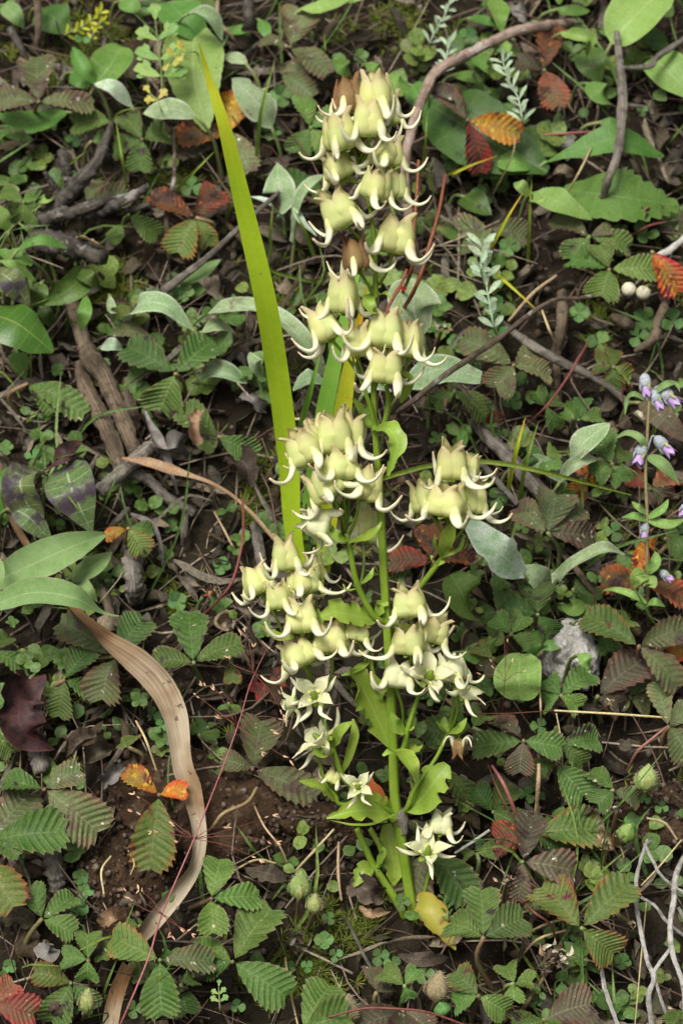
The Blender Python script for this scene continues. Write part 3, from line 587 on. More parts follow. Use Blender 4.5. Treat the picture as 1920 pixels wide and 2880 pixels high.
FL = [  # base, apex, width, end of its pedicel, options
 ((982, 325), (975, 226), 74, (990, 420), dict(mat='petal_dry', dd=2)), ((1064, 322), (1055, 216), 80, (1010, 450), dict(dd=2)), ((1090, 355), (1088, 268), 60, (1020, 450), dict(dd=4)),
 ((1038, 388), (1033, 288), 78, (1012, 470), dict(dd=-6, spin=.75)), ((962, 425), (944, 320), 76, (1000, 480), dict(dd=-5)), ((1085, 470), (1092, 394), 78, (1020, 500), dict(dd=-4)),
 ((965, 505), (936, 436), 72, (1020, 520), dict(dd=-2)), ((1050, 562), (1066, 478), 66, (1038, 583), dict(dd=-8)), ((1104, 560), (1112, 480), 62, (1042, 600), dict(dd=-3)), ((1006, 440), (1000, 350), 66, (1012, 470), dict(dd=3, mat='petal_dry')),
 ((975, 638), (928, 545), 92, (1046, 720), dict(dd=-6, spin=.6)), ((1103, 716), (1124, 612), 98, (1066, 800), dict(dd=-5, spin=.8)),
 ((1008, 766), (992, 676), 66, (1050, 838), dict(mat='petal_dry', dd=-6)), ((966, 882), (962, 775), 72, (1050, 850), dict(dd=-5)),
 ((932, 958), (886, 866), 76, (1012, 1060), dict(dd=-6)), ((1004, 1005), (1005, 915), 62, (1030, 1120), dict(dd=-7)), ((1080, 980), (1088, 878), 84, (1048, 1110), dict(dd=-6)), ((1150, 1010), (1158, 912), 66, (1092, 1130), dict(dd=-3)), ((1078, 1076), (1088, 980), 88, (1086, 1100), dict(dd=-10, spin=.75)),
 ((878, 1303), (834, 1218), 86, (970, 1500), dict(dd=-6)), ((905, 1268), (866, 1192), 70, (965, 1480), dict(dd=1)), ((944, 1270), (936, 1163), 82, (968, 1480), dict(dd=-2)), ((978, 1262), (996, 1168), 66, (975, 1490), dict(dd=1)),
 ((957, 1355), (956, 1272), 90, (972, 1500), dict(dd=-8)), ((938, 1404), (888, 1332), 84, (974, 1505), dict(dd=-11)), ((1010, 1408), (1042, 1320), 78, (978, 1510), dict(dd=-7)), ((925, 1482), (856, 1458), 72, (976, 1520), dict(mat='petal_white', dd=-6)), ((1023, 1528), (1048, 1430), 86, (1010, 1660), dict(dd=7)),
 ((1271, 1347), (1268, 1250), 80, (1262, 1470), dict(dd=0, spin=.7)), ((1204, 1441), (1182, 1358), 66, (1258, 1540), dict(dd=0)), ((1252, 1452), (1258, 1366), 92, (1260, 1500), dict(dd=-8, spin=.4)), ((1326, 1445), (1336, 1358), 66, (1266, 1530), dict(dd=2)), ((1316, 1340), (1330, 1282), 44, (1280, 1440), dict(dd=6)),
 ((808, 1603), (797, 1516), 72, (880, 1800), dict(dd=-3, spin=.8)), ((735, 1672), (708, 1598), 70, (800, 1790), dict(dd=-4)), ((792, 1710), (774, 1636), 60, (830, 1800), dict(dd=-7)), ((855, 1672), (847, 1600), 80, (870, 1800), dict(dd=-5)), ((888, 1635), (880, 1562), 48, (880, 1760), dict(dd=5)),
 ((850, 1783), (845, 1692), 84, (875, 1935), dict(dd=-9, spin=.78)), ((934, 1840), (928, 1756), 82, (922, 1940), dict(dd=-6, spin=.5)), ((855, 1876), (822, 1808), 82, (878, 1940), dict(dd=-10)), ((998, 1797), (1010, 1752), 66, (1028, 1860), dict(dd=-2)),
 ((836, 1976), (782, 1986), 58, (884, 1965), dict(kind='open', mat='petal_white', dd=-8, L=64)), ((884, 1962), (884, 1935), 66, (886, 1975), dict(kind='open', mat='petal_white', dd=-10, lean=1.6, L=62)),
 ((1155, 1738), (1146, 1655), 84, (1150, 1840), dict(dd=-8, spin=.6)), ((1150, 1838), (1148, 1758), 80, (1170, 1950), dict(dd=-9)), ((1207, 1802), (1236, 1732), 72, (1180, 1940), dict(dd=-4)), ((1115, 1938), (1124, 1862), 80, (1134, 2040), dict(dd=-9, mat='petal_white')),
 ((1202, 1910), (1212, 1890), 74, (1176, 1960), dict(kind='open', mat='petal_white', dd=-11, lean=1.0, L=66)), ((1272, 1920), (1266, 1846), 78, (1262, 2056), dict(dd=-5, mat='petal_white')), ((1290, 1960), (1328, 1922), 74, (1266, 2056), dict(kind='open', dd=-7, mat='petal_white', L=70)),
 ((1290, 2075), (1288, 2125), 34, (1270, 2062), dict(kind='closed', mat='petal_dry', dd=-3)),
 ((915, 2092), (866, 2052), 84, (938, 2107), dict(kind='open', mat='petal_white', dd=-9, L=80)), ((930, 2202), (945, 2165), 40, (950, 2245), dict(mat='petal', dd=-6)),
 ((1006, 2216), (1008, 2204), 46, (1020, 2232), dict(kind='open', mat='petal_white', dd=-13, lean=2.4, L=48)),
 ((1236, 2345), (1242, 2303), 58, (1206, 2420), dict(kind='closed', mat='petal_white', dd=-3, L=62)), ((1200, 2404), (1204, 2380), 66, (1206, 2440), dict(kind='open', mat='petal_white', dd=-8, lean=.9, L=66)),
]
for b, a, w, pe, kw in FL:
    kw.setdefault('lean', rng.uniform(-.15, .35)); B = flower(b, a, w, **kw); pedicel(B, pe, 4.6)
# -- leaves and bracts of the plant
def pleaf(pts, w, prof='ov', mat='bract', name='leaf', bite=0., roll=0., cup=.25, **kw):
    P = [PP(*q) for q in pts]
    if len(P) == 2: P = [P[0], (P[0] + P[1]) / 2 + (-F * .7 + U * .3) * .12 * np.linalg.norm(P[1] - P[0]), P[1]]
    obj(name, blade_geo(P, np.asarray(w) * PS if np.ndim(w) else w * PS, prof, nrm(-F * .8 + U * .5 + rng.normal(0, .1, 3)), 30, 5, cup=cup, bite=bite, wave=.06, roll=roll, **kw), mat, plant)
pleaf([(1046, 1208, -1), (1090, 1205, -9), (1118, 1245, -12), (1106, 1290, -12), (1090, 1338, -11)], [10, 40, 64, 62, 44, 26, 8], bite=.3)
pleaf([(1060, 1205, 4), (1030, 1180, 5), (990, 1122, 3)], [30, 70, 92, 62, 10], bite=.35)
pleaf([(1126, 1132, 0), (1142, 1090, -3), (1146, 1062, -5), (1128, 1050, -9)], [8, 30, 36, 30, 10])
pleaf([(982, 1526, -5), (1030, 1510, -10), (1060, 1488, -11), (1072, 1468, -10)], [14, 36, 42, 32, 18, 4], roll=.3)
pleaf([(978, 1524, -5), (950, 1510, -8), (926, 1480, -6)], 34, 'el')
pleaf([(1056, 1742, 0), (1010, 1735, -3), (950, 1722, -6), (902, 1734, -8)], [20, 66, 92, 96, 74, 30], bite=.35, roll=-.1)
pleaf([(1058, 1728, 0), (1074, 1700, -2), (1060, 1690, 2)], 40, bite=.5)
pleaf([(1096, 2098, 0), (1060, 2020, 0), (1022, 1940, -2), (985, 1880, -5)], [18, 60, 105, 118, 112, 84, 20], bite=.42, cup=.3)
pleaf([(1108, 2112, -3), (1135, 2122, -9), (1160, 2160, -13), (1172, 2198, -12)], [20, 52, 62, 54, 34, 8], roll=.4)
pleaf([(1110, 2118, -4), (1096, 2112, -10), (1076, 2126, -12)], [24, 28, 8])
pleaf([(1128, 2112, 0), (1170, 2108, -3), (1190, 2095, -4)], 40, bite=.4)
pleaf([(1136, 2276, 0), (1180, 2250, -3), (1220, 2200, -5), (1258, 2150, -4)], [16, 70, 110, 124, 96, 24], bite=.4, cup=.2)
pleaf([(1112, 2296, 0), (1060, 2280, -6), (990, 2282, -10), (918, 2300, -12)], [24, 70, 92, 84, 40, 6], bite=.35, roll=.25, cup=.5)
pleaf([(1112, 2292, -4), (1050, 2318, -12), (990, 2322, -15), (930, 2308, -14)], [14, 24, 26, 22, 6], roll=-.9)
pleaf([(952, 2252, -2), (905, 2215, -5), (842, 2196, -7)], [12, 46, 50, 30, 4], bite=.3)
pleaf([(941, 2096, -8), (955, 2060, -11), (988, 2030, -12)], [8, 34, 38, 30, 6])
pleaf([(938, 2106, -8), (905, 2118, -11), (874, 2100, -12)], [8, 34, 38, 28, 6])
pleaf([(965, 2172, -4), (985, 2120, -7), (998, 2070, -8), (992, 2022, -7)], [14, 34, 36, 30, 6], roll=.5)
pleaf([(1086, 2318, 3), (1098, 2390, 1), (1108, 2440, 0), (1106, 2490, 0)], [26, 58, 70, 62, 50, 8], bite=.15)
pleaf([(1048, 2438, 0), (1022, 2450, -3), (994, 2494, -5)], [10, 52, 58, 34, 6], bite=.4)
pleaf([(1060, 2432, -1), (1078, 2400, -4), (1076, 2382, -4)], [8, 26, 22, 6])
pleaf([(1150, 2562, 0), (1195, 2560, -6), (1240, 2610, -9), (1280, 2672, -10)], [30, 84, 92, 86, 64, 40, 5], mat='bract_yellow', bite=.12, cup=.55)
pleaf([(1100, 2278, 2), (1060, 2230, 1), (1022, 2176, 2)], [10, 34, 38, 34, 16], mat='bract_red', bite=.2)
pleaf([(1140, 2060, -4), (1112, 2040, -7), (1098, 2004, -7)], [8, 38, 44, 34, 8])
pleaf([(1146, 2055, -4), (1158, 2050, -6), (1164, 2042, -6)], [6, 14, 4])
pleaf([(1262, 2060, -2), (1290, 2050, -6), (1312, 2020, -6)], [8, 30, 34, 22, 4])
pleaf([(1260, 2058, -2), (1250, 2040, 0), (1248, 2016, 1)], [8, 24, 24, 8]); pleaf([(1256, 2062, -2), (1238, 2045, -5), (1226, 2028, -6)], [5, 9, 8, 3])
pleaf([(828, 1792, -5), (780, 1790, -7), (730, 1758, -6)], [10, 26, 28, 18, 4]); pleaf([(886, 1790, -3), (898, 1750, -3), (894, 1712, -2)], [8, 26, 24, 5])
pleaf([(1244, 1566, 0), (1256, 1520, -5), (1275, 1478, -8)], [14, 34, 42, 44, 22]); pleaf([(1246, 1566, 0), (1290, 1545, -3), (1303, 1510, -3), (1296, 1500, -4)], [6, 14, 14, 10, 3]); pleaf([(1240, 1566, 0), (1222, 1530, -3), (1222, 1500, -3)], [6, 14, 12, 3])
pleaf([(1222, 1592, 1), (1235, 1584, -6), (1250, 1580, -6)], [12, 34, 26, 6]); pleaf([(1232, 1590, 2), (1216, 1574, -3), (1212, 1562, -3)], [10, 22, 6])
pleaf([(1052, 832, 0), (1036, 842, -7), (1046, 874, -9), (1062, 880, -7)], [20, 36, 34, 8], mat='bract'); pleaf([(1064, 830, 0), (1085, 825, -4), (1100, 838, -5)], [8, 20, 5])
pleaf([(878, 1972, -5), (905, 1940, -6), (918, 1945, -4)], [6, 22, 5]); pleaf([(888, 1978, -5), (912, 1985, -9), (930, 1966, -9)], [6, 18, 4]); pleaf([(870, 1935, -3), (862, 1920, -5), (864, 1908, -5)], [8, 18, 4])
pleaf([(1016, 1640, -3), (1040, 1622, -6), (1050, 1596, -5)], [6, 20, 18, 3]); pleaf([(1008, 1655, -3), (976, 1660, -6), (964, 1642, -6)], [5, 10, 3])
pleaf([(1040, 1860, 2), (990, 1890, -4), (960, 1900, -5)], [8, 24, 20, 4])
# -- the long sword leaves beside it
def sword(base, pts, w, mat, label, twist=0., cup=.12, name='sword_leaf', nh=None):
    P = [S(*base, -.004)] + [pt(*q) for q in pts]
    o = obj(name, blade_geo(P, [x * PS for x in w], 'rib', nrm(-F + X * .15) if nh is None else nh, 70, 4, cup=cup, twist=twist), mat, loc=P[0]); return tag(o, label, 'leaf')
sword((872, 1720), [(826, 1500, .875), (812, 1300, .862), (785, 1080, .845), (745, 840, .825), (690, 600, .81), (632, 360, .795), (585, 210, .79), (560, 122, .785)], [36, 46, 56, 62, 66, 66, 66, 64, 60, 52, 42, 28, 3], 'sword', 'tall yellow green sword leaf with a brown tip leaning past the flowers', twist=[.5, .35, .2, .1, .15, .3])
sword((850, 1760), [(868, 1480, .89), (905, 1200, .88), (945, 1000, .872), (985, 840, .868), (1020, 720, .866), (1030, 690, .866)], [40, 50, 54, 56, 54, 46, 26, 3], 'sword_green', 'shorter bright green sword leaf rising behind the cream flowers', twist=.3)
sword((905, 1740), [(912, 1560, .887), (950, 1250, .878), (985, 1010, .872), (1015, 880, .87), (1034, 800, .868)], [30, 44, 60, 70, 52, 30, 3], 'sword_yellow', 'yellowing sword leaf with an orange tip behind the cream flowers', twist=-.2)
sword((895, 1760), [(898, 1600, .885), (908, 1500, .878), (918, 1440, .873)], [24, 34, 30, 4], 'sword', 'short folded yellow green sword leaf low among the flower stalks', twist=.6)
# ------------------------------------------------------------ long dry strip, wood, twigs
def dry_strip(name, label, pts, w, tw, mat='dry_strip', cup=.55):
    P = [S(q[0], q[1], q[2] * .001) for q in pts]
    return tag(obj(name, blade_geo(P, [x * PS * 1.06 for x in w], 'rib', nrm(-F + U * .3), 110, 5, cup=cup, twist=tw, wave=.05), mat, loc=P[0]), label, 'dry leaf')
dry_strip('dry_leaf_strip', 'long twisted tan brown dry leaf strip winding down across the bank', [(-20, 1270, 16), (18, 1430, 20), (70, 1535, 24), (130, 1630, 24), (205, 1725, 24), (280, 1790, 26), (380, 1860, 28), (447, 1925, 28), (490, 2020, 26), (515, 2160, 24), (538, 2230, 24), (556, 2340, 22), (540, 2435, 20), (490, 2510, 18), (430, 2590, 14), (385, 2650, 6)],
          [24, 28, 32, 36, 40, 42, 50, 52, 56, 76, 80, 72, 56, 60, 44, 50, 58, 50, 34], [1.1, .9, .8, .95, 1.15, .9, .2, -.1, .25, .0, .3, 1.0, .5, .2])
dry_strip('dry_leaf_strip', 'short lower piece of tan dry leaf strip under serrated leaves', [(362, 2715, 8), (330, 2790, 14), (312, 2860, 16), (306, 2920, 16)], [36, 42, 44, 44], .3)
dry_strip('dry_leaf_strip', 'narrow folded tan dry leaf with a pointed end beside the grey forked wood', [(343, 1288, 22), (420, 1305, 24), (478, 1326, 22), (600, 1365, 18), (690, 1430, 14), (770, 1520, 6)], [4, 34, 42, 22, 16, 16, 18, 16], [.2, .5, .9, .6], mat='dead_tan')
dry_strip('dry_leaf_strip', 'thin grey papery strip curling down beside the pale wood stub', [(370, 1445, 14), (425, 1480, 18), (450, 1540, 14), (460, 1610, 8)], [8, 26, 24, 14, 4], [.1, .9, .3], mat='dead_grey')
dry_strip('dry_leaf_strip', 'grey torn papery strip hanging below the forked wood', [(405, 1150, 16), (440, 1240, 18), (480, 1330, 16), (500, 1390, 10)], [6, 20, 44, 40, 14, 6], [.2, .8, .3], mat='dead_grey')
TW(3, 'dead_branch', 'thick brown dead stem with a knot running down below the dark branching twig', 'bark_brown', [([(300, 150, 4), (335, 230, 8), (395, 400, 12), (430, 480, 14), (480, 570, 14), (600, 860, 10), (640, 960, 4)], [30, 36, 34, 46, 36, 38, 30])], 'branch')
TW(3, 'dead_branch', 'grey brown dead stem lying against the thick knotted one', 'bark_brown', [([(370, 500, 6), (400, 590, 10), (460, 740, 12), (520, 860, 14), (560, 990, 14)], [28, 36, 40, 38, 30])], 'branch')
TW(3, 'forked_wood', 'weathered grey forked wood at the foot of the dead stems', 'bark_grey', [([(690, 880, 14), (640, 915, 16), (560, 990, 18), (455, 1085, 16)], [38, 36, 32, 30]), ([(600, 990, 14), (680, 1040, 12), (780, 1110, 10), (890, 1180, 6)], [26, 26, 24, 22])], 'wood')
TW(5, 'dead_twig', 'short grey twig pointing from the forked wood to the mottled leaves', 'bark_grey', [([(590, -10, 12), (540, 40, 14), (490, 90, 12)], [16, 14, 12])], 'twig')
TW(5, 'wood_stub', 'upright fibrous grey wood stub frayed at its lower end', 'bark_grey', [([(578, 170, 12), (596, 240, 14), (610, 320, 13), (622, 420, 2)], [20, 42, 38, 46, 22])], 'wood', rough=.55)
TW(5, 'wood_stub', 'weathered grey wood below the dark maroon dead leaf', 'bark_grey', [([(140, 980, 8), (165, 1080, 10), (190, 1200, 10)], [30, 50, 46, 30])], 'wood', rough=.5)
TW(7, 'wood_stub', 'weathered grey wood stub beside a small three part leaf', 'bark_grey', [([(225, 340, 10), (245, 450, 10), (270, 580, 2)], [26, 46, 44, 26])], 'wood', rough=.5)
TW(5, 'dead_branch', 'thin brown dead stem behind the upright wood stub', 'bark_brown', [([(450, 290, 8), (490, 400, 10), (530, 540, 6)], [22, 22, 18])], 'branch')
TW(5, 'dead_branch', 'pair of grey fibrous dead stems hanging under the sword leaf', 'bark_grey', [([(1170, 60, 6), (1200, 200, 10), (1215, 330, 4)], [22, 26, 20]), ([(850, -10, 6), (848, 70, 10), (845, 150, 4)], [16, 18, 12])], 'branch')
TW(1, 'branching_twig', 'dark rough branching twig with a pale broken stub', 'bark_dark', [([(260, 1110, 4), (250, 1000, 14), (300, 910, 20), (420, 780, 26), (480, 660, 28), (515, 560, 26)], [44, 40, 40, 28, 20, 10]), ([(180, 1010, 14), (320, 975, 22), (450, 940, 26), (600, 888, 28)], [40, 32, 22, 9]), ([(380, 985, 20), (480, 970, 24), (590, 930, 28), (685, 850, 30)], [24, 24, 22, 12]), ([(540, 975, 24), (690, 940, 26)], [18, 12]), ([(285, 690, 26), (300, 760, 24), (320, 860, 18)], [24, 24, 26]), ([(205, 790, 28), (270, 890, 20)], [10, 20]), ([(150, 1100, 14), (300, 1130, 20), (480, 1180, 24)], [44, 54, 40])], 'twig', rough=.5)
TW(1, 'dead_branch', 'brown upright dead stem holding up the dark branching twig', 'bark_brown', [([(390, 960, 14), (340, 1060, 12), (300, 1200, 4)], [28, 36, 40])], 'branch')
TW(1, 'dead_twig', 'dark twig with a pale frayed end over the four part dull leaf', 'bark_dark', [([(45, 130, 30), (90, 240, 26), (150, 380, 14)], [18, 16, 13])])
TW(1, 'dead_twig', 'thin upright grey brown twig between the red edged leaves and the tall sword leaf', 'twig_dark', [([(800, 600, 14), (795, 800, 16), (775, 1000, 12), (780, 1190, 4)], [7, 9, 12, 12])])
TW(1, 'dead_twig', 'straight grey twig slanting behind the tall sword leaf', 'bark_grey', [([(1285, 880, 34), (1130, 1000, 30), (960, 1160, 22), (750, 1340, 10)], [9, 13, 15, 22])])
TW(1, 'dead_branch', 'dark upright stem above the woolly leaves near the sword leaf tip', 'bark_dark', [([(1140, -30, 14), (1155, 80, 16), (1160, 190, 6)], [24, 24, 18])], 'branch')
TW(1, 'dead_stalk', 'thin pale curved stalk beside the folded woolly leaf', 'twig_tan', [([(1000, -20, 20), (1020, 90, 22), (1060, 170, 18), (1095, 215, 10)], [8, 8, 9, 6])], 'stalk')
TW(1, 'dead_branch', 'dull pinkish upright stem over the dull four part leaf', 'bark_brown', [([(170, -20, 20), (172, 120, 20), (168, 220, 14)], [18, 18, 12])], 'branch')
TW(2, 'bent_branch', 'long bent pinkish brown branch arching behind the top of the flowers', 'bark_pink', [([(345, 1250, 0), (315, 1000, 22), (303, 780, 32), (335, 590, 34), (395, 400, 32), (435, 325, 32), (560, 260, 30), (700, 185, 28), (800, 148, 28), (920, 130, 22), (1110, 98, 0)], [24, 22, 22, 23, 22, 26, 25, 24, 26, 22, 17])], 'branch')
TW(2, 'dead_twig', 'long grey tan twig with a side spur standing before the broad green leaves', 'bark_grey', [([(1140, 1070, 0), (1225, 830, 26), (1272, 690, 32), (1290, 500, 32), (1275, 320, 30), (1262, 150, 28)], [14, 16, 19, 24, 20, 14]), ([(1280, 312, 30), (1410, 306, 28), (1440, 270, 26), (1580, 175, 22)], [11, 13, 15, 14]), ([(1300, 480, 30), (1390, 490, 32)], [10, 6])])
TW(4, 'dead_twig', 'slender dark twig with a forked end slanting up beside the flowers', 'twig_dark', [([(256, 724, -2), (262, 715, 40), (350, 640, 46), (470, 540, 50), (700, 388, 52), (860, 270, 50), (980, 212, 48), (1085, 180, 48), (1160, 181, 48)], [8, 8, 10, 12, 13, 12, 11, 10, 8]), ([(1085, 180, 48), (1105, 150, 50), (1132, 95, 52)], [7, 5, 3]), ([(1085, 180, 48), (1078, 150, 50)], [6, 6])])
TW(4, 'dead_twig', 'grey lichened twig slanting down towards the lilac bells', 'bark_grey', [([(700, 280, 12), (830, 390, 16), (1000, 490, 18), (1180, 570, 16), (1320, 680, 8)], [16, 20, 22, 18, 16])])
TW(4, 'dead_branch', 'upright grey brown dead stem crossing the lichened twig', 'bark_brown', [([(1010, 170, 10), (1005, 300, 14), (995, 440, 10), (990, 540, 8), (1000, 670, 2)], [24, 28, 24, 16, 14])], 'branch')
TW(4, 'dead_branch', 'thick grey fallen branch slanting below the woolly leaves', 'bark_grey', [([(600, 760, 8), (690, 840, 12), (800, 950, 14), (920, 1090, 14), (1060, 1230, 8), (1190, 1400, 2)], [22, 32, 36, 36, 34, 30])], 'branch')
TW(4, 'dead_twig', 'thin grey twig beside the thick fallen branch', 'bark_grey', [([(650, 960, 14), (720, 1040, 16), (810, 1140, 12)], [13, 14, 13])])
TW(2, 'dead_twig', 'white weathered twig end near the orange red leaf', 'twig_white', [([(1400, 1200, 16), (1490, 1150, 20), (1590, 1080, 18)], [16, 17, 14])])
TW(4, 'dead_twig', 'knobbly pale brown dead stalk below the round pale capsules', 'bark_brown', [([(1350, 440, 14), (1430, 380, 18), (1460, 300, 20), (1490, 200, 18), (1470, 150, 16)], [14, 24, 20, 18, 12])])
TW(6, 'dead_branch', 'fallen straight tan twig below the wavy woolly leaf', 'bark_brown', [([(960, 130, 10), (1060, 250, 14), (1160, 350, 12), (1220, 430, 6)], [14, 15, 14, 12])], 'twig')
TW(6, 'dead_branch', 'short thick pale broken wood end behind the wavy woolly leaf', 'bark_grey', [([(1060, 110, 6), (1120, 190, 10), (1190, 300, 6)], [26, 34, 26])], 'wood')
TW(8, 'white_twig', 'white weathered branching dead twig with lichen, standing by spotted leaves', 'twig_white', [([(1405, 330, 24), (1370, 420, 24), (1348, 520, 22), (1360, 650, 22), (1372, 780, 20), (1405, 900, 20), (1430, 960, 20), (1415, 1040, 18), (1425, 1190, 12)], [8.4, 9.2, 10.1, 10.9, 10.1, 10.1, 11.8, 11.8, 12.6]), ([(1390, 350, 24), (1420, 430, 26), (1470, 510, 24), (1580, 590, 20)], [7.6, 7.6, 6.7, 5.9]), ([(1375, 595, 22), (1440, 640, 24), (1500, 695, 24), (1580, 780, 18)], [6.7, 7.6, 7.6, 6.7]), ([(1510, 830, 22), (1450, 900, 22), (1425, 960, 20)], [9.2, 9.2, 10.1]), ([(1440, 975, 20), (1465, 1060, 18), (1510, 1190, 10)], [7.6, 7.6, 7.6]), ([(1425, 330, 26), (1400, 350, 24)], [4.2, 7.6])], 'twig')
TW(8, 'white_twig', 'white weathered dead twig slanting past the branching one', 'twig_white', [([(1590, 370, 28), (1530, 480, 30), (1508, 600, 30), (1512, 720, 28), (1520, 850, 26), (1545, 1000, 22), (1580, 1160, 14)], [10.1, 12.6, 13.4, 12.6, 11.8, 10.9, 10.9]), ([(1515, 540, 30), (1580, 575, 32)], [5.9, 5.0]), ([(1545, 640, 26), (1575, 700, 24)], [8.4, 8.4])], 'twig')
TW(8, 'white_twig', 'white weathered dead twig under the red spotted three part leaf', 'twig_white', [([(1188, 870, 10), (1200, 980, 16), (1225, 1060, 18), (1270, 1190, 14)], [6.7, 9.2, 10.1, 9.2])], 'twig')
TW(8, 'white_twig', 'thin white twig end beside the lowest white flowers', 'twig_white', [([(520, 392, 20), (600, 335, 24), (680, 284, 26)], [5.9, 6.7, 5.9])], 'twig')
TW(8, 'dead_stalk', 'pale straw stalk running up beside the pink stem', 'straw', [([(905, -20, 26), (910, 80, 24), (892, 220, 10)], [9, 10, 9])], 'stalk')
TW(8, 'dead_twig', 'thin grey twig on the dark soil below the yellow leaf', 'bark_grey', [([(15, 680, 8), (60, 760, 12), (110, 860, 12), (150, 980, 10), (180, 1110, 4)], [6, 7, 7, 7, 6])])
for n, pts, r, lab in [
 (8, [(1130, 608, 12), (980, 640, 16), (830, 682, 14), (700, 740, 6)], 6, 'pale arching straw behind the deep green three part leaf'),
 (8, [(1090, 690, 10), (950, 720, 14), (790, 790, 6)], 7, 'pale straw running to the dry seed head'),
 (8, [(1030, 745, 12), (900, 800, 14), (800, 895, 4)], 7, 'tan curved stalk above the dry seed head'),
 (6, [(975, 912, 20), (1250, 925, 24), (1590, 952, 20)], 6, 'straight pale tan straw lying across the spotted leaves'),
 (6, [(908, 790, 20), (914, 880, 22), (917, 975, 12)], 5, 'short upright cream straw under the bright round leaf'),
 (6, [(985, 925, 24), (1005, 1050, 22), (1015, 1190, 14)], 4, 'thin tan straw hanging from the straight pale one'),
 (3, [(1310, 756, 14), (1380, 752, 18), (1470, 757, 14)], 7, 'short tan straw between the two sword leaves'),
 (2, [(1145, 680, 26), (1090, 790, 26), (1030, 895, 18)], 6, 'short yellow straw before the bright broad leaf'),
 (4, [(985, 90, 20), (880, 190, 24), (765, 300, 18)], 9, 'tan straw leaning near the silvery whorled herb'),
 (7, [(1350, 480, 8), (1440, 380, 14), (1535, 280, 16)], 7, 'tan straw leaning on the brown rock ledge'),
 (7, [(1060, 480, 6), (1170, 425, 10), (1260, 440, 10), (1350, 470, 6)], 6, 'arched pale straw beside the hairy green bud'),
 (7, [(1555, 340, 10), (1550, 480, 14), (1568, 610, 10)], 8, 'upright pale straw below the flowering plant'),
 (7, [(1150, 130, 14), (1210, 260, 14), (1280, 380, 12), (1340, 490, 6)], 5, 'olive thin stalk on the brown rock ledge'),
 (5, [(625, 960, 18), (680, 1050, 18), (720, 1190, 12)], 6, 'dry pale stalk standing beside the wide part of the dry strip'),
 (5, [(985, 0, 10), (1060, 130, 14), (1130, 280, 8)], 6, 'pale straw among the litter beside the red runner'),
 (7, [(510, 405, 30), (480, 480, 30), (478, 580, 26)], 6, 'wavy pale root hanging on the soil clod'),
 (7, [(590, 380, 26), (610, 440, 28), (600, 490, 26)], 4, 'thin pale root on the brown rock'),
 (7, [(1310, 870, 8), (1330, 1020, 12), (1370, 1190, 10)], 7, 'cream split straw between serrated leaves at the bottom of the bank'),
 (8, [(1400, 230, 16), (1470, 270, 18), (1540, 330, 16)], 7, 'grey tan stalk on the ochre soil patch'),
 (8, [(1250, 300, 14), (1290, 400, 14), (1290, 480, 6)], 5, 'thin tan stalk under the brown withered seed cluster'),
 (8, [(1400, 600, 14), (1360, 900, 16), (1345, 1190, 14)], 4, 'thin straight brown stalk behind the branching white twig'),
 (8, [(1560, 330, 24), (1470, 430, 24), (1375, 540, 20)], 5, 'thin brown stalk crossing the white twigs'),
 (4, [(920, 250, 18), (950, 330, 20), (980, 400, 14)], 6, 'short bent straw hanging over the fallen grey twig'),
]: TW(n, 'straw', lab, 'straw', [(pts, [r * .8, r, r * .7])], 'straw', rough=.1, sides=6)
for n, pts, r, mat, lab in [
 (4, [(1135, 385, 24), (1090, 470, 28), (1020, 600, 28), (930, 700, 24), (840, 780, 10)], 7, 'stalk_red', 'dull pink runner curving past the grey fallen twig'),
 (5, [(1115, -60, 22), (1100, 120, 24), (1068, 310, 22), (1000, 400, 16), (925, 480, 8)], 8, 'stalk_red', 'red runner with a joint hanging beside the lowest flowers'),
 (8, [(690, -10, 20), (750, 60, 24), (785, 150, 22), (808, 240, 14)], 11, 'stalk_pink', 'dull pink stalk beside the pale straw'),
 (8, [(800, 570, 18), (880, 655, 24), (940, 735, 22), (988, 800, 12)], 8, 'stalk_red', 'dark red runner above the dry seed head'),
 (8, [(-60, 1145, 26), (100, 1112, 30), (230, 1105, 30), (400, 1120, 30), (580, 1185, 26)], 7, 'stalk_red', 'dark red runner arching over the bronze leaves'),
 (6, [(1495, 985, 22), (1430, 1035, 24), (1370, 1090, 20), (1310, 1190, 8)], 9, 'stalk_pink', 'pinkish bare stalk over the bare soil by spotted leaves'),
 (7, [(1180, 90, 20), (1130, 150, 22), (1040, 200, 22), (980, 250, 20), (955, 300, 12)], 11, 'petiole', 'thick pinkish brown bent stalk on the brown rock'),
 (2, [(1490, 1020, 16), (1420, 1040, 18), (1330, 1085, 12)], 8, 'stalk_red', 'short reddish stalk before the broad serrated leaf'),
 (8, [(670, -20, 18), (720, 110, 22), (790, 240, 18)], 5, 'stalk_red', 'thin dark red stalk crossing the dull pink one'),
 (2, [(930, 620, 16), (1040, 600, 20), (1180, 605, 14)], 8, 'stalk_pink', 'dull pinkish stalk by the pointed green leaf'),
]: TW(n, 'runner', lab, mat, [(pts, [r * .6, r * .8, r * .8, r * .6])], 'stalk', rough=.08, sides=7)
# hollow cut stem
c = tp(5, (1035, 500), 8); k = pxscale(c) / TS
tag(obj('hollow_cane', frame_to(lathe_geo([(-80 * k, 46 * k), (0, 50 * k), (4 * k, 46 * k), (0, 36 * k), (-50 * k, 34 * k), (-52 * k, 2 * k)], 20, 3, .07), c, -F + U * .1, .4), 'twig_tan', loc=c), 'hollow cut brown stem end facing out of the litter', 'branch')
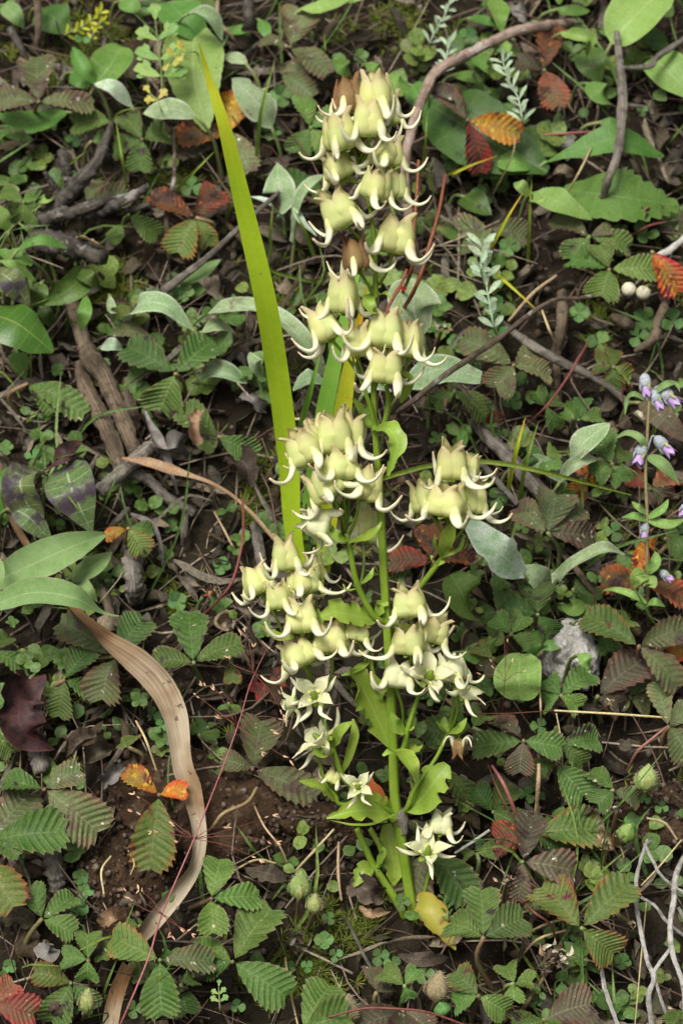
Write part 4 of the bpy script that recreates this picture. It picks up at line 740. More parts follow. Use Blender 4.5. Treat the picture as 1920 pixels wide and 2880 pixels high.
# slender pods behind the flowers
for n, pts, r, lab in [(2, [(354, 735), (345, 900), (330, 1080), (318, 1250)], 9, 'slender upright red brown seed pod beside the bent branch'), (2, [(476, 800), (450, 960), (405, 1120), (330, 1340)], 10, 'slender leaning red brown seed pod beside the flowers'), (4, [(300, 60), (270, 140), (215, 230), (200, 330)], 9, 'short brown pod stalk against the woolly oval leaf')]:
    P = [pt(*tx(n, *q), .87) for q in pts] + [S(1052, 985, -.002)]; kk = pxscale(P[0]) / TS
    tag(obj('seed_pod', tube_geo(P, [r * kk * .8, r * kk, r * kk, r * kk * .7, r * kk * .5], 7, 26, .05), 'pod_brown', loc=P[-1]), lab, 'seed pod', 'slender brown pods')
LF(4, [(300, 150, 60), (265, 150, 62), (240, 185, 58)], 16, 'ln', 'bract_red', 'small_leaf', 'tiny red leaf on the pod stalk by the woolly oval leaf', nh=-F, stalk=False)
# ------------------------------------------------------------ three part serrated leaves
SB(3, (805, 540), [(562, 392, 150), (975, 385, 150), (735, 708, 190)], 'green', 'large dark green three part leaf above the brown litter', 22)
SB(3, (712, 385), [(512, 322, 84)], 'dull', 'single dull serrated leaflet with pale scars tucked under the large dark green leaf', 14)
SB(3, (1000, 830), [(828, 690, 125), (1182, 922, 125), (935, 895, 80)], 'green', 'green leaf with a dry brown scrap caught on it, beside the sword leaf', 16)
SB(3, (130, 585), [(398, 715, 120), (242, 720, 70)], 'green', 'dull green serrated leaf hanging below the glossy dark leaf', 16)
SB(1, (180, 465), [(165, 235, 160), (-30, 455, 110), (438, 472, 110)], 'dull', 'dull brown edged four square leaf below the dark twig end', 30)
LF(1, [(315, 512), (150, 560), (-10, 530)], 130, 'ov', 'broad_green', 'toothed_leaf', 'blue green toothed leaf under the dull brown edged leaf', teeth=12, tooth=.12, skew=.2, nt=44, h=18)
SB(1, (520, 560), [(330, 560, 130)], 'fresh', 'pale green serrated leaflet beside the small curved stalk', 20)
SB(1, (655, 640), [(510, 690, 105), (560, 520, 120), (775, 600, 125), (640, 785, 110)], 'green', 'green leaf cluster below the woolly leaf with the yellow lobed leaf', 16)
SB(1, (420, 650), [(480, 640, 90)], 'green', 'small green leaflet next to the dark twig tip', 22)
SB(1, (1330, 215), [(1395, 55, 170), (1510, 340, 110), (1190, 195, 70)], 'dull', 'dull brown blotched leaf above the pale woolly leaf', 18)
SB(1, (1425, 585), [(1388, 440, 105), (1540, 525, 100), (1360, 705, 120), (1510, 690, 110)], 'fresh', 'pale green leaf beside the top of the cream flowers', 16)
SB(1, (1290, 330), [(1400, 320, 90), (1440, 440, 100), (1300, 290, 60)], 'dull', 'small dull green leaf under the brown blotched leaf', 10)
SB(1, (1060, 605), [(1100, 420, 150), (1150, 790, 120), (812, 620, 110)], 'orange|dull|red', 'red orange blotched leaf half hidden by the tall sword leaf', 14)
SB(1, (900, 1000), [(680, 890, 100), (1005, 870, 130), (815, 1165, 150), (965, 1130, 100)], 'red|red|turning|turning', 'large leaf turning red and pink below the dark branching twig', 16)
SB(1, (590, 985), [(732, 1085, 95)], 'fresh', 'bright serrated leaflet under the side branch of the dark twig', 18)
SB(1, (400, 930), [(470, 815, 95), (600, 900, 120)], 'dull', 'pale green leaflets behind the forks of the dark twig', 8)
SB(1, (110, 930), [(-10, 870, 95), (185, 900, 90), (105, 1015, 120)], 'fresh', 'green leaf beside the thick end of the dark twig', 20)
SB(1, (1530, 900), [(1430, 890, 120), (1250, 800, 90)], 'green', 'green leaf behind the arched woolly leaves', 8)
SB(1, (60, 90), [(20, 10, 80), (110, 110, 80)], 'fresh', 'small fresh leaf at the dull pinkish stem', 14)
SB(2, (930, 320), [(960, 90, 130), (790, 290, 100), (995, 490, 125)], 'red|bronze|pink', 'reddish bronze leaf with pink edges above the orange leaf', 22)
SB(2, (580, 550), [(425, 395, 90), (825, 612, 120), (640, 800, 120)], 'bronze|orange|red', 'brown orange and red leaf in front of the large dark broad leaf', 30)
SB(2, (1140, 1085), [(970, 990, 110), (1330, 1140, 110), (1050, 1190, 130), (1250, 1040, 60)], 'dull|green|green', 'dull green leaf at the foot of the grey tan twig', 18)
SB(2, (680, 1050), [(510, 1050, 120), (850, 1080, 120), (600, 1150, 110)], 'dull', 'dull scarred leaf behind the pale flowering stalk', 10)
SB(2, (420, 1050), [(380, 1000, 80), (500, 1060, 90)], 'turning', 'small turning leaf between the slender pods', 8)
SB(4, (1230, 60), [(1040, 10, 130), (1190, 178, 150), (1470, 62, 120), (1180, -60, 110)], 'fresh', 'fresh green leaf above the round pale capsules', 20)
SB(4, (1425, -20), [(1545, 175, 140)], 'orange', 'bright orange red leaf near the round pale capsules', 26)
SB(4, (790, 500), [(550, 370, 130), (705, 610, 150), (965, 545, 120), (900, 420, 90)], 'dull|dull|dull', 'dull pale green leaf below the slender dark twig', 20)
SB(4, (520, 615), [(668, 745, 130), (420, 690, 90)], 'green', 'green serrated leaf below the notched woolly leaf', 14)
SB(4, (935, 690), [(890, 620, 95), (985, 800, 100), (1000, 650, 90)], 'green', 'small green leaf beside the dull pink runner', 14)
SB(4, (1240, 955), [(1180, 820, 150), (1310, 880, 150), (1160, 1010, 100), (1290, 1040, 110)], 'green', 'fresh leaf beside the lilac bell plant above the orange patches', 20)
SB(4, (940, 930), [(850, 910, 100), (1000, 900, 110), (960, 980, 100)], 'fresh', 'light green leaf between two upright woolly leaves', 20)
SB(4, (1090, 750), [(1020, 705, 80), (1115, 645, 80), (1195, 735, 80)], 'fresh', 'small three part leaf carrying a rust red speck', 14, teeth=7)
SB(4, (1245, 510), [(1170, 490, 110), (1330, 555, 110), (1245, 612, 110), (1240, 410, 90)], 'turning', 'yellow green four part leaf above the small leaf with the rust speck', 16, teeth=7)
SB(4, (1130, 1020), [(1090, 960, 80), (1170, 1040, 80), (1060, 1110, 100)], 'orange', 'orange and brown leaf scraps under the long grass arc', 8)
SB(4, (1420, 1060), [(1310, 1020, 110), (1480, 1110, 110), (1540, 1010, 110), (1390, 1120, 90)], 'pink|bronze', 'faded pinkish leaf behind the lower lilac bells', 8)
SB(6, (945, 95), [(800, -30, 120), (990, -90, 170), (1180, 115, 120), (1120, -40, 120)], 'dull|dull|bronze', 'dusty green leaf on an upright pinkish stalk between two woolly leaves', 26, root=(985, 310))
SB(6, (425, 228), [(215, 222, 115), (395, 55, 120), (640, 215, 100)], 'red', 'dark red and orange leaf behind the side flower branch', 10)
SB(6, (900, 470), [(895, 335, 160), (745, 440, 125), (965, 575, 130)], 'green', 'dense dark green leaf above the pale stone', 22)
SB(6, (715, 460), [(645, 470, 120), (770, 345, 120), (660, 540, 90)], 'green', 'dark green leaf between the toothed round leaf and the pale stone', 14)
SB(6, (780, 560), [(705, 480, 95), (840, 470, 90), (868, 612, 90)], 'fresh', 'light green small leaf in front of the dense dark leaf', 30, teeth=7)
SB(6, (580, 540), [(560, 480, 80), (590, 620, 90), (640, 500, 60)], 'bronze', 'small dull bronze leaf behind the white flowers', 12)
SB(6, (695, 670), [(605, 610, 80), (650, 735, 80), (770, 700, 80)], 'turning|bronze', 'small bronze tinged leaf beside the bright round leaf', 18)
SB(6, (1005, 840), [(935, 760, 105), (1155, 735, 120), (925, 880, 100), (1085, 900, 110)], 'fresh', 'fresh green leaf just below the pale stone', 20)
SB(6, (1175, 845), [(1385, 665, 175), (1280, 900, 120)], 'bronze', 'large bronze green leaf below the pale stone and the lilac plant', 20)
SB(6, (1320, 850), [(1270, 880, 90), (1420, 890, 110), (1400, 770, 120)], 'dull', 'dull green leaf under the large bronze one', 12)
SB(6, (1365, 615), [(1105, 460, 140), (1590, 520, 120), (1560, 800, 140)], 'turning|dull|dull', 'long leaf blotched red and brown at the foot of the lilac plant', 26)
SB(6, (1190, 560), [(1080, 470, 120), (1230, 640, 110), (1330, 480, 130)], 'green', 'green leaf beside the pale stone under the red blotched leaf', 14)
SB(6, (1400, 330), [(1190, 310, 130), (1590, 400, 130), (1330, 240, 110)], 'red|red|orange', 'vivid red orange leaf behind the lilac plant stem', 12)
SB(6, (1385, 130), [(1365, 265, 70), (1440, 160, 60)], 'orange', 'narrow orange red leaflet beside the lilac plant stem', 18)
SB(6, (1600, 520), [(1530, 660, 120)], 'orange', 'orange leaflet beyond the lilac plant', 16)
SB(6, (835, 1050), [(690, 955, 130), (1015, 1085, 115), (815, 1200, 125), (590, 1080, 120)], 'bronze|green|bronze|green', 'brown spotted leaf beside the withered hanging flower', 24)
SB(6, (1010, 1060), [(1190, 1035, 125), (1120, 1170, 110), (960, 1020, 80)], 'green', 'spotted green leaf crossing the hanging tan straw', 18)
SB(6, (600, 990), [(660, 915, 120), (480, 960, 120), (370, 1010, 120)], 'green', 'green leaf in the shade behind the lowest side branch of flowers', 8)
SB(6, (480, 860), [(400, 830, 120), (450, 760, 100), (560, 890, 110)], 'green', 'small green leaf below the open white flowers', 6)
SB(6, (1500, 985), [(1440, 770, 100), (1600, 1130, 150), (1590, 900, 100)], 'dull', 'grey green leaf holding the pinkish bare stalk', 20)
SB(6, (1060, 350), [(1100, 330, 90), (1170, 400, 110), (1040, 430, 90)], 'green', 'small green leaf under the wavy woolly leaf', 10)
SB(6, (1480, 120), [(1540, 40, 110), (1590, 190, 110)], 'green', 'green leaf behind the side bells of the lilac plant', 8)
SB(5, (530, 660), [(265, 495, 145), (665, 480, 150), (460, 860, 180)], 'dull|green|dull', 'purple blotched leaf lying partly under the long dry strip', 17)
SB(5, (300, 770), [(410, 630, 135), (268, 945, 115), (440, 840, 110)], 'green', 'green leaf below the purple blotched one', 14)
SB(5, (890, 690), [(862, 435, 165), (700, 680, 115), (1115, 600, 125)], 'green', 'dark green leaf standing in front of the hollow stem', 22)
SB(5, (1065, 690), [(1030, 650, 70), (1070, 785, 75)], 'turning', 'small red edged leaf beside the dark green leaf by the hollow stem', 16)
SB(5, (590, 75), [(480, 120, 60), (660, 175, 110), (705, 85, 70)], 'orange|turning|green', 'small orange edged leaf at the tip of the mottled leaf', 22)
SB(5, (-30, 640), [(150, 725, 100), (40, 560, 90)], 'green', 'shaded green leaf above the dark maroon dead leaf', 12)
SB(5, (-30, 1010), [(105, 1020, 140), (60, 1110, 100)], 'green', 'deep green leaf beside the weathered wood and the maroon leaf', 18)
SB(5, (1160, 1180), [(1205, 945, 175), (1020, 1130, 90), (1470, 1310, 140)], 'dull', 'long dull leaf on the brown rock ledge by the flower stalks', 20)
SB(5, (910, 1020), [(870, 960, 90), (960, 960, 110), (1000, 1040, 80)], 'green', 'small green leaf behind the wide part of the dry strip', 10)
SB(5, (1050, 880), [(1030, 900, 60), (1080, 920, 60)], 'fresh', 'tiny fresh leaf beside the pink grass stalk', 12, teeth=6)
SB(5, (590, 1080), [(550, 1060, 60), (620, 1020, 80)], 'turning', 'tiny reddish leaf above the orange curled leaf', 14, teeth=6)
SB(5, (1230, 790), [(1170, 830, 90), (1290, 760, 100), (1280, 830, 90)], 'red', 'dark red shaded leaf behind the open white flowers', 8)
SB(7, (205, 97), [(10, 70, 120), (375, 5, 115), (465, 295, 205)], 'green|dull|dull', 'large leaf with brown scalloped tips next to the soil clod', 26)
SB(7, (-40, 330), [(312, 288, 190), (150, 105, 160), (90, 400, 80)], 'fresh|dull|green', 'large pleated green leaf under the brown tipped one', 22)
SB(7, (-60, 420), [(65, 640, 180)], 'turning', 'pink edged drooping leaflet near the small leaf with a long stalk', 20)
SB(7, (195, 692), [(140, 535, 110), (352, 585, 105), (342, 758, 115)], 'green', 'small three part leaf on a long bent stalk beside the grey wood stub', 18, root=(90, 890))
SB(7, (405, 880), [(402, 748, 115), (285, 868, 105), (400, 975, 100)], 'fresh', 'small bright three part leaf above the red patched one', 18)
SB(7, (470, 850), [(500, 830, 70), (470, 880, 60)], 'green', 'tiny leaflet pair behind the small bright leaf', 10, teeth=6)
SB(7, (330, 985), [(150, 935, 105), (235, 1175, 150), (440, 1110, 110)], 'turning|green|green', 'green leaf with a red patch and a reddish midrib stalk', 14)
SB(7, (-30, 1085), [(165, 1130, 150), (70, 985, 110)], 'pink', 'pinkish red leaf beside the pale green bud', 20)
SB(7, (730, 122), [(575, 0, 100), (690, 462, 185), (860, 100, 90)], 'orange|turning|orange', 'orange and green leaf with a crimson spot lying on the brown rock', 26)
SB(7, (970, 600), [(1015, 402, 135), (1205, 588, 125), (980, 755, 130)], 'fresh', 'bright three part leaf standing alone beside the foot of the dry strip', 28, root=(850, 655))
SB(7, (735, 882), [(492, 765, 150), (992, 888, 130), (742, 1140, 165)], 'turning|dull|fresh', 'large leaf with brown blotched tips at the foot of the dry strip', 30)
SB(7, (1070, 890), [(1250, 630, 195), (950, 925, 125), (1325, 1055, 180), (880, 800, 110)], 'fresh|green|fresh', 'large bright four part leaf beside the hairy green buds', 24)
SB(7, (830, 990), [(905, 970, 100), (860, 1130, 120), (560, 930, 110)], 'green', 'dark leaf under the large brown tipped one', 10)
SB(7, (1390, 1200), [(1520, 990, 180), (1600, 1130, 170)], 'fresh', 'blue green pleated leaf on the lower bank near the red runner', 24)
SB(7, (640, 720), [(590, 730, 70), (670, 710, 70)], 'green', 'tiny green leaf behind the foot of the dry strip', 8, teeth=6)
SB(7, (1000, 60), [(960, 90, 70), (1040, 60, 60), (990, 10, 60)], 'green', 'tiny green leaf on the rock beside the pink grass', 10, teeth=6)
SB(8, (652, 776), [(640, 545, 155), (842, 685, 165), (498, 705, 150)], 'green', 'deep green three part leaf on a straight brown stalk with purple marks', 26, root=(700, 1030))
SB(8, (400, 380), [(310, 610, 175), (590, 605, 170), (370, 245, 130)], 'dull|green|dull', 'grey green leaf with white scars behind the lowest white flowers', 10)
SB(8, (830, 430), [(878, 210, 130), (1080, 470, 155), (810, 618, 90)], 'bronze', 'dusky bronze leaf with pale scars beside the red and black leaf', 28)
SB(8, (880, 300), [(1190, 275, 190), (700, 330, 150), (1040, 380, 100)], 'turning|red|green', 'leaf blotched dark red and black behind the dusky bronze one', 14)
SB(8, (1100, 735), [(910, 535, 180), (1335, 512, 160), (1258, 862, 165)], 'turning|turning|turning', 'spotted yellow green leaf with red brown teeth before the white twigs', 28)
SB(8, (690, 200), [(610, 95, 110), (770, 70, 120), (790, 245, 115)], 'green', 'green leaf crossed by the dull pink stalk', 12)
SB(8, (480, 10), [(612, 195, 140)], 'green', 'serrated leaflet behind the broad pale leaf of the flowering plant', 12)
SB(8, (1250, 100), [(1130, 10, 100), (1170, 170, 120), (1375, 150, 100)], 'green|green|dull', 'green leaf beside the round hairy capsule', 16)
SB(8, (985, -20), [(1118, 130, 150), (860, 30, 110)], 'green', 'green pleated leaf above the red and black leaf', 18)
SB(8, (620, 390), [(560, 400, 90), (660, 330, 90), (700, 380, 90)], 'green', 'small dark leaf behind the thin white twig end', 8)
SB(8, (630, 1045), [(515, 930, 130), (515, 1090, 110), (755, 1120, 120)], 'turning|fresh|fresh', 'light green leaf with brown edged lobes beside the furry brown capsule', 24)
SB(8, (790, 990), [(750, 895, 105), (878, 980, 100), (790, 1065, 100)], 'fresh', 'small glossy fresh leaf at the base of the brown leaf stalk', 16)
SB(8, (290, 1000), [(185, 925, 100), (350, 920, 80), (310, 1060, 80)], 'fresh', 'small light leaf over a dark bronze one by the round clover', 20, teeth=7)
SB(8, (160, 1030), [(140, 905, 100), (230, 1000, 80)], 'bronze', 'dark bronze leaf under the small light leaf', 14)
SB(8, (930, 1155), [(1148, 1075, 180), (810, 1200, 140), (1060, 1200, 120)], 'bronze|green|green', 'bronze green leaf below the dry seed head', 22)
SB(8, (290, 1115), [(70, 1190, 130), (400, 1200, 120), (280, 1250, 130)], 'bronze', 'dark bronze leaf under the dark red runner', 16)
SB(8, (1110, 920), [(1060, 900, 90), (1180, 910, 100), (1080, 990, 90)], 'green', 'small shaded leaf behind the dry seed head', 8)
SB(8, (1420, 1130), [(1330, 1160, 110), (1480, 1080, 110)], 'bronze', 'dim bronze leaf among the feet of the white twigs', 6)
SB(8, (1570, 1110), [(1520, 1180, 110), (1600, 1200, 110)], 'green', 'green leaflet past the slanting white twig', 14)
# ------------------------------------------------------------ woolly, broad, hairy and other leaves
WG = 'grey woolly leaves'
for n, pts, w, prof, mat, lab, kw in [
 (1, [(610, 492, 16), (520, 400, 26), (432, 385, 26)], 75, 'el', 'woolly_white', 'pale woolly leaf folded back from the small curved green stalk', {}),
 (1, [(905, 535, 26), (790, 500, 28), (658, 520, 24)], 118, 'el', 'woolly', 'rounded woolly leaf lying under the yellow lobed leaf', {}),
 (1, [(1135, 295, 20), (1080, 265, 22), (1020, 255, 20)], 78, 'el', 'woolly', 'small woolly leaf beside the tip of the sword leaf', {}),
 (1, [(1250, 590, 14), (1180, 470, 22), (1065, 360, 24)], 165, 'el', 'woolly', 'large nibbled woolly leaf crossed by a thin grass blade', dict(bite=.3)),
 (1, [(860, 60, 30), (950, 80, 34), (1020, 190, 28)], 80, 'el', 'woolly', 'woolly leaf with a white rolled edge on top of the broad pale leaf', dict(cup=.9)),
 (1, [(1300, 980, 10), (1285, 880, 22), (1270, 745, 24)], 165, 'ov', 'woolly', 'upright woolly leaf with a broad blade behind the sword leaf', {}),
 (1, [(1350, 1120, 10), (1380, 930, 26), (1440, 840, 30), (1505, 815, 24)], [50, 60, 74, 64, 40], 'el', 'woolly', 'arched woolly leaf bending towards the flowers', dict(cup=.6)),
 (1, [(1110, 905, 22), (1220, 930, 26), (1310, 1020, 18)], 90, 'el', 'woolly_white', 'woolly leaf with a white underside leaning from the sword leaf', dict(roll=.5)),
 (1, [(1345, 925, 22), (1380, 1010, 22), (1455, 1085, 18)], 46, 'el', 'woolly_white', 'narrow white edged woolly leaf drooping beside the grass', dict(roll=.5)),
 (3, [(595, 300, 10), (640, 225, 24), (760, 225, 28), (890, 345, 18)], [70, 105, 112, 104, 70, 6], 'el', 'woolly', 'arched woolly leaf with a notch above the large dark green leaf', dict(cup=.25)),
 (3, [(885, 320, 12), (1010, 245, 24), (1150, 235, 26), (1300, 300, 28), (1420, 430, 26), (1510, 590, 14)], [16, 62, 84, 96, 104, 92, 40], 'el', 'woolly', 'very long woolly leaf arching behind both sword leaves', dict(cup=.4, nt=40)),
 (3, [(925, 350, 14), (990, 315, 18), (1065, 335, 14)], 66, 'el', 'woolly', 'small woolly leaf under the very long arched one', {}),
 (3, [(905, 565, 8), (1010, 530, 14), (1135, 585, 10)], 92, 'el', 'woolly', 'withered dull woolly leaf beside the large dark green leaf', dict(cup=.7)),
 (3, [(460, 420, 8), (520, 405, 14), (565, 430, 10)], 66, 'el', 'woolly_white', 'small withered whitish leaf beside the knotted dead stem', {}),
 (3, [(505, 180, 18), (512, 240, 20), (520, 310, 8)], 48, 'el', 'woolly', 'narrow grey leaf standing in the star moss', {}),
 (3, [(800, 120, 10), (900, 90, 14), (1015, 15, 14)], 66, 'el', 'hairy', 'narrow green leaf behind the straight grey twig', {}),
 (3, [(1500, 590, 20), (1420, 560, 24), (1345, 610, 20)], 120, 'rd', 'woolly', 'rounded woolly leaf with a bent tip behind the green sword leaf', {}),
 (3, [(1190, 560, 10), (1170, 490, 16), (1150, 440, 16)], 74, 'el', 'woolly', 'small dull woolly leaf beside the tall sword leaf', {}),
 (4, [(375, 365, 40), (330, 240, 46), (335, 100, 48)], 268, 'rd', 'woolly', 'large oval woolly leaf with pale scars close behind the flowers', dict(cup=.1)),
 (4, [(285, 605, 36), (450, 520, 42), (640, 560, 38)], [10, 100, 140, 140, 118, 90, 60], 'el', 'woolly', 'woolly leaf with a notched white end under the slender dark twig', dict(cup=.15)),
 (4, [(90, 640, 40), (150, 590, 40), (230, 620, 36)], 90, 'el', 'woolly_white', 'white woolly leaf glimpsed behind the flower stem', {}),
 (4, [(1045, 970, 18), (1110, 860, 28), (1232, 768, 30)], 124, 'el', 'woolly', 'upright spoon shaped woolly leaf above the long grass arc', dict(cup=.25)),
 (4, [(810, 960, 14), (920, 960, 20), (1035, 1045, 14)], 84, 'el', 'woolly', 'low woolly leaf with a white rim under the grass arc', dict(cup=.5)),
 (4, [(1000, 1040, 16), (1080, 960, 24), (1175, 935, 22)], 70, 'el', 'woolly', 'half folded woolly leaf beside the upright spoon shaped one', dict(cup=.9)),
 (6, [(840, 285, 26), (720, 180, 36), (565, 15, 34)], [40, 120, 180, 190, 170, 120, 30], 'el', 'woolly_white', 'big woolly leaf felted in white beside the side flower branch', dict(cup=.12, bite=.15)),
 (6, [(965, 385, 8), (900, 300, 20), (800, 255, 22)], 130, 'el', 'woolly', 'dull woolly leaf behind the white felted one', {}),
 (6, [(955, 400, 10), (1000, 300, 26), (1090, 225, 32), (1200, 172, 34), (1300, 192, 28)], [20, 60, 76, 70, 66, 54, 14], 'el', 'woolly', 'long wavy woolly leaf with a white edge', dict(cup=.5, wave=.2, roll=.35)),
]: LF(n, pts, w, prof, mat, 'woolly_leaf', lab, group=WG, **kw)
BG_ = 'broad green leaves'
for n, pts, w, prof, mat, lab, kw in [
 (1, [(890, 130, 20), (890, 350, 24), (950, 605, 18)], [120, 250, 280, 262, 210, 130, 10], 'ov', 'broad_pale', 'very large pale green leaf behind the sword leaf tip', dict(wave=.05, teeth=16, tooth=.03, nt=48)),
 (1, [(780, 10, 18), (850, 90, 22), (975, 215, 18)], 205, 'ov', 'broad_green', 'mid green broad leaf over the very large pale one', {}),
 (1, [(430, 395, 20), (500, 310, 24), (560, 215, 20)], 185, 'rd', 'broad_green', 'round heart shaped leaf with clear veins above the pale woolly leaf', dict(cup=.3)),
 (1, [(445, 390, 20), (385, 320, 26), (335, 215, 26)], 78, 'el', 'broad_green', 'folded side lobe leaf of the round heart shaped one', dict(cup=.5)),
 (1, [(330, 330, 12), (375, 360, 14), (420, 390, 12)], 95, 'rd', 'broad_green', 'small round leaf under the heart shaped one', {}),
 (1, [(560, 0, 14), (600, 20, 16), (645, 40, 14)], 90, 'rd', 'broad_green', 'round green leaf above the feathery leaf', {}),
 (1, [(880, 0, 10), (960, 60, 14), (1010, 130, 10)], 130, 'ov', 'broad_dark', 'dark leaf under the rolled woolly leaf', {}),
 (1, [(1040, 130, 12), (1100, 140, 16), (1150, 170, 12)], 70, 'el', 'broad_green', 'small narrow leaf beside the dark upright stem', {}),
 (1, [(1380, 40, 22), (1480, 30, 26), (1620, -20, 22)], 90, 'el', 'broad_pale', 'pale long leaf at the top of the bank by the dull blotched leaf', {}),
 (1, [(1190, 90, 12), (1220, 140, 14), (1235, 190, 12)], 60, 'el', 'broad_green', 'narrow leaf beside the dull blotched leaf', {}),
 (1, [(20, 20, 16), (70, 70, 18), (115, 130, 14)], 90, 'ov', 'hairy', 'pale soft leaf beside the dull pinkish stem', {}),
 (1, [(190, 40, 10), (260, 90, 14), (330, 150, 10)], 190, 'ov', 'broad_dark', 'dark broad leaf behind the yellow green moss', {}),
 (1, [(240, 920, 18), (210, 915, 22), (175, 925, 18)], 50, 'rd', 'broad_pale', 'small round pale leaf beside the thick end of the dark twig', {}),
 (2, [(1235, 200, 24), (1330, 90, 28), (1470, -50, 24)], 260, 'rd', 'broad_pale', 'large round leaf with a pale rim at the top of the grey tan twig', dict(cup=.25)),
 (2, [(1430, 260, 16), (1500, 330, 20), (1620, 460, 16)], 190, 'ov', 'broad_pale', 'pale broad leaf crossed by the side spur of the grey tan twig', {}),
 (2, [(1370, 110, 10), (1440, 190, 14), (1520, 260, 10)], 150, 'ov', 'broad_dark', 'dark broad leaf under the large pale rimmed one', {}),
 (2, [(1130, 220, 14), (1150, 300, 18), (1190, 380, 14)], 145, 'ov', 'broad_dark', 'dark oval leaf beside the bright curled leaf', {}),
 (2, [(1130, 380, 18), (1190, 430, 20), (1245, 485, 14)], 110, 'ov', 'broad_green', 'small oval leaf beside the grey tan twig', {}),
 (2, [(1000, 150, 24), (1080, 165, 28), (1140, 190, 28), (1120, 275, 20)], [10, 54, 64, 60, 40, 8], 'el', 'broad_pale', 'bright yellow green leaf curled at its end', dict(wave=.25, cup=.6)),
 (2, [(700, 230, 22), (735, 205, 26), (770, 240, 26), (820, 250, 20)], [20, 46, 46, 20], 'el', 'broad_pale', 'bright small curled leaf over the silvery sprig', dict(wave=.25, cup=.6)),
 (2, [(590, 80, 14), (660, 100, 18), (720, 125, 14)], 75, 'ov', 'broad_green', 'oval leaf pair member above the bent branch pointing level', {}),
 (2, [(710, 0, 14), (725, 70, 18), (735, 155, 14)], 105, 'ov', 'broad_green', 'oval leaf above the bent branch standing upright', {}),
 (2, [(520, 340, 14), (590, 355, 18), (650, 385, 14)], 72, 'ov', 'broad_green', 'dark oval leaf under the elbow of the bent branch', {}),
 (2, [(620, 260, 12), (660, 300, 14), (710, 360, 12)], 90, 'ov', 'broad_green', 'oval leaf below the bent branch beside the silvery sprig', {}),
 (2, [(320, 390, 12), (350, 440, 14), (390, 520, 12)], 110, 'ov', 'broad_green', 'green leaf crossed by the bent branch', {}),
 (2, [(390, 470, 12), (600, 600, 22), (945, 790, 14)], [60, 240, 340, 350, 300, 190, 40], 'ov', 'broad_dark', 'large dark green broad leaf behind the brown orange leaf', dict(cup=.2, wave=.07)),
 (2, [(930, 745, 16), (1050, 700, 22), (1270, 640, 26), (1480, 718, 18)], [6, 40, 110, 150, 140, 90, 6], 'ov', 'broad_green', 'pointed leaf with a long tip behind the grey tan twig', dict(teeth=14, tooth=.05, nt=44)),
 (2, [(1010, 870, 10), (1250, 900, 20), (1550, 945, 14)], [60, 220, 270, 240, 150, 8], 'ov', 'broad_green', 'large jagged green leaf below the pointed leaf', dict(teeth=10, tooth=.14, nt=50, skew=.2)),
 (2, [(895, 880, 22), (1000, 930, 26), (1150, 1010, 20)], 145, 'ov', 'broad_pale', 'bright green smooth leaf before the large jagged one', {}),
 (2, [(190, 350, 20), (250, 380, 22), (315, 405, 18)], 88, 'rd', 'broad_green', 'round green leaf beside the topmost flowers', {}),
 (2, [(120, 290, 16), (150, 310, 18), (185, 350, 14)], 80, 'rd', 'broad_green', 'small round leaf behind the topmost flowers', {}),
 (2, [(-30, 270, 14), (0, 300, 16), (35, 350, 12)], 90, 'rd', 'broad_green', 'small round leaf above the withered top flower', {}),
 (2, [(720, 740, 16), (790, 740, 20), (860, 760, 16)], 120, 'rd', 'broad_green', 'rounded green leaf below the pink red leaflet', {}),
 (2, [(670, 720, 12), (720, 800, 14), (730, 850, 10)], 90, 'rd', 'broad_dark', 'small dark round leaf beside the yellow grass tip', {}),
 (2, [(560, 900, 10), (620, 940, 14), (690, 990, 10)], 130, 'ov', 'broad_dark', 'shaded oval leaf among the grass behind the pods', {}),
 (2, [(1180, 560, 12), (1240, 570, 14), (1300, 590, 12)], 70, 'el', 'broad_green', 'narrow leaf behind the pointed leaf', {}),
 (2, [(-40, 10, 20), (30, 5, 22), (130, -20, 20)], 50, 'el', 'broad_pale', 'pale leaf edge at the top of the bank above the flowers', {}),
 (2, [(980, 40, 14), (1040, 50, 16), (1140, 50, 12)], 60, 'el', 'broad_green', 'narrow green leaf above the end of the bent branch', {}),
 (6, [(595, 475, 14), (560, 390, 24), (500, 285, 22)], 205, 'rd', 'broad_green', 'toothed round green leaf below the white felted woolly leaf', dict(teeth=11, tooth=.025, nt=44)),
 (6, [(820, 655, 26), (812, 760, 30), (825, 868, 22)], 225, 'rd', 'broad_pale', 'bright yellow green round leaf beside the pale stone', dict(nt=40, wave=.08)),
 (6, [(880, 540, 14), (890, 610, 18), (900, 665, 14)], 120, 'rd', 'broad_green', 'round green leaf touching the pale stone', {}),
 (6, [(920, 640, 18), (960, 620, 20), (1000, 600, 16)], 70, 'el', 'broad_pale', 'narrow bright leaf tucked against the pale stone', {}),
 (6, [(1090, 650, 34), (1120, 680, 36), (1140, 715, 32)], 60, 'el', 'broad_pale', 'small bright leaf lying on the pale stone', {}),
 (6, [(560, 640, 12), (610, 650, 16), (680, 690, 12)], 105, 'rd', 'broad_green', 'dark round leaf behind the small bronze tinged leaf', {}),
 (6, [(660, 580, 8), (680, 600, 10), (710, 640, 8)], 80, 'rd', 'broad_green', 'small round leaf beneath the light green small leaf', {}),
 (6, [(1010, 420, 14), (1060, 440, 18), (1110, 410, 14)], 90, 'ob', 'broad_green', 'rounded dark leaf near the wavy woolly leaf foot', {}),
 (7, [(790, 560, 16), (770, 590, 18), (750, 610, 16)], 60, 'rd', 'broad_green', 'small half hidden leaf behind the foot of the dry strip', {}),
]: LF(n, pts, w, prof, mat, 'broad_leaf', lab, group=BG_, **kw)
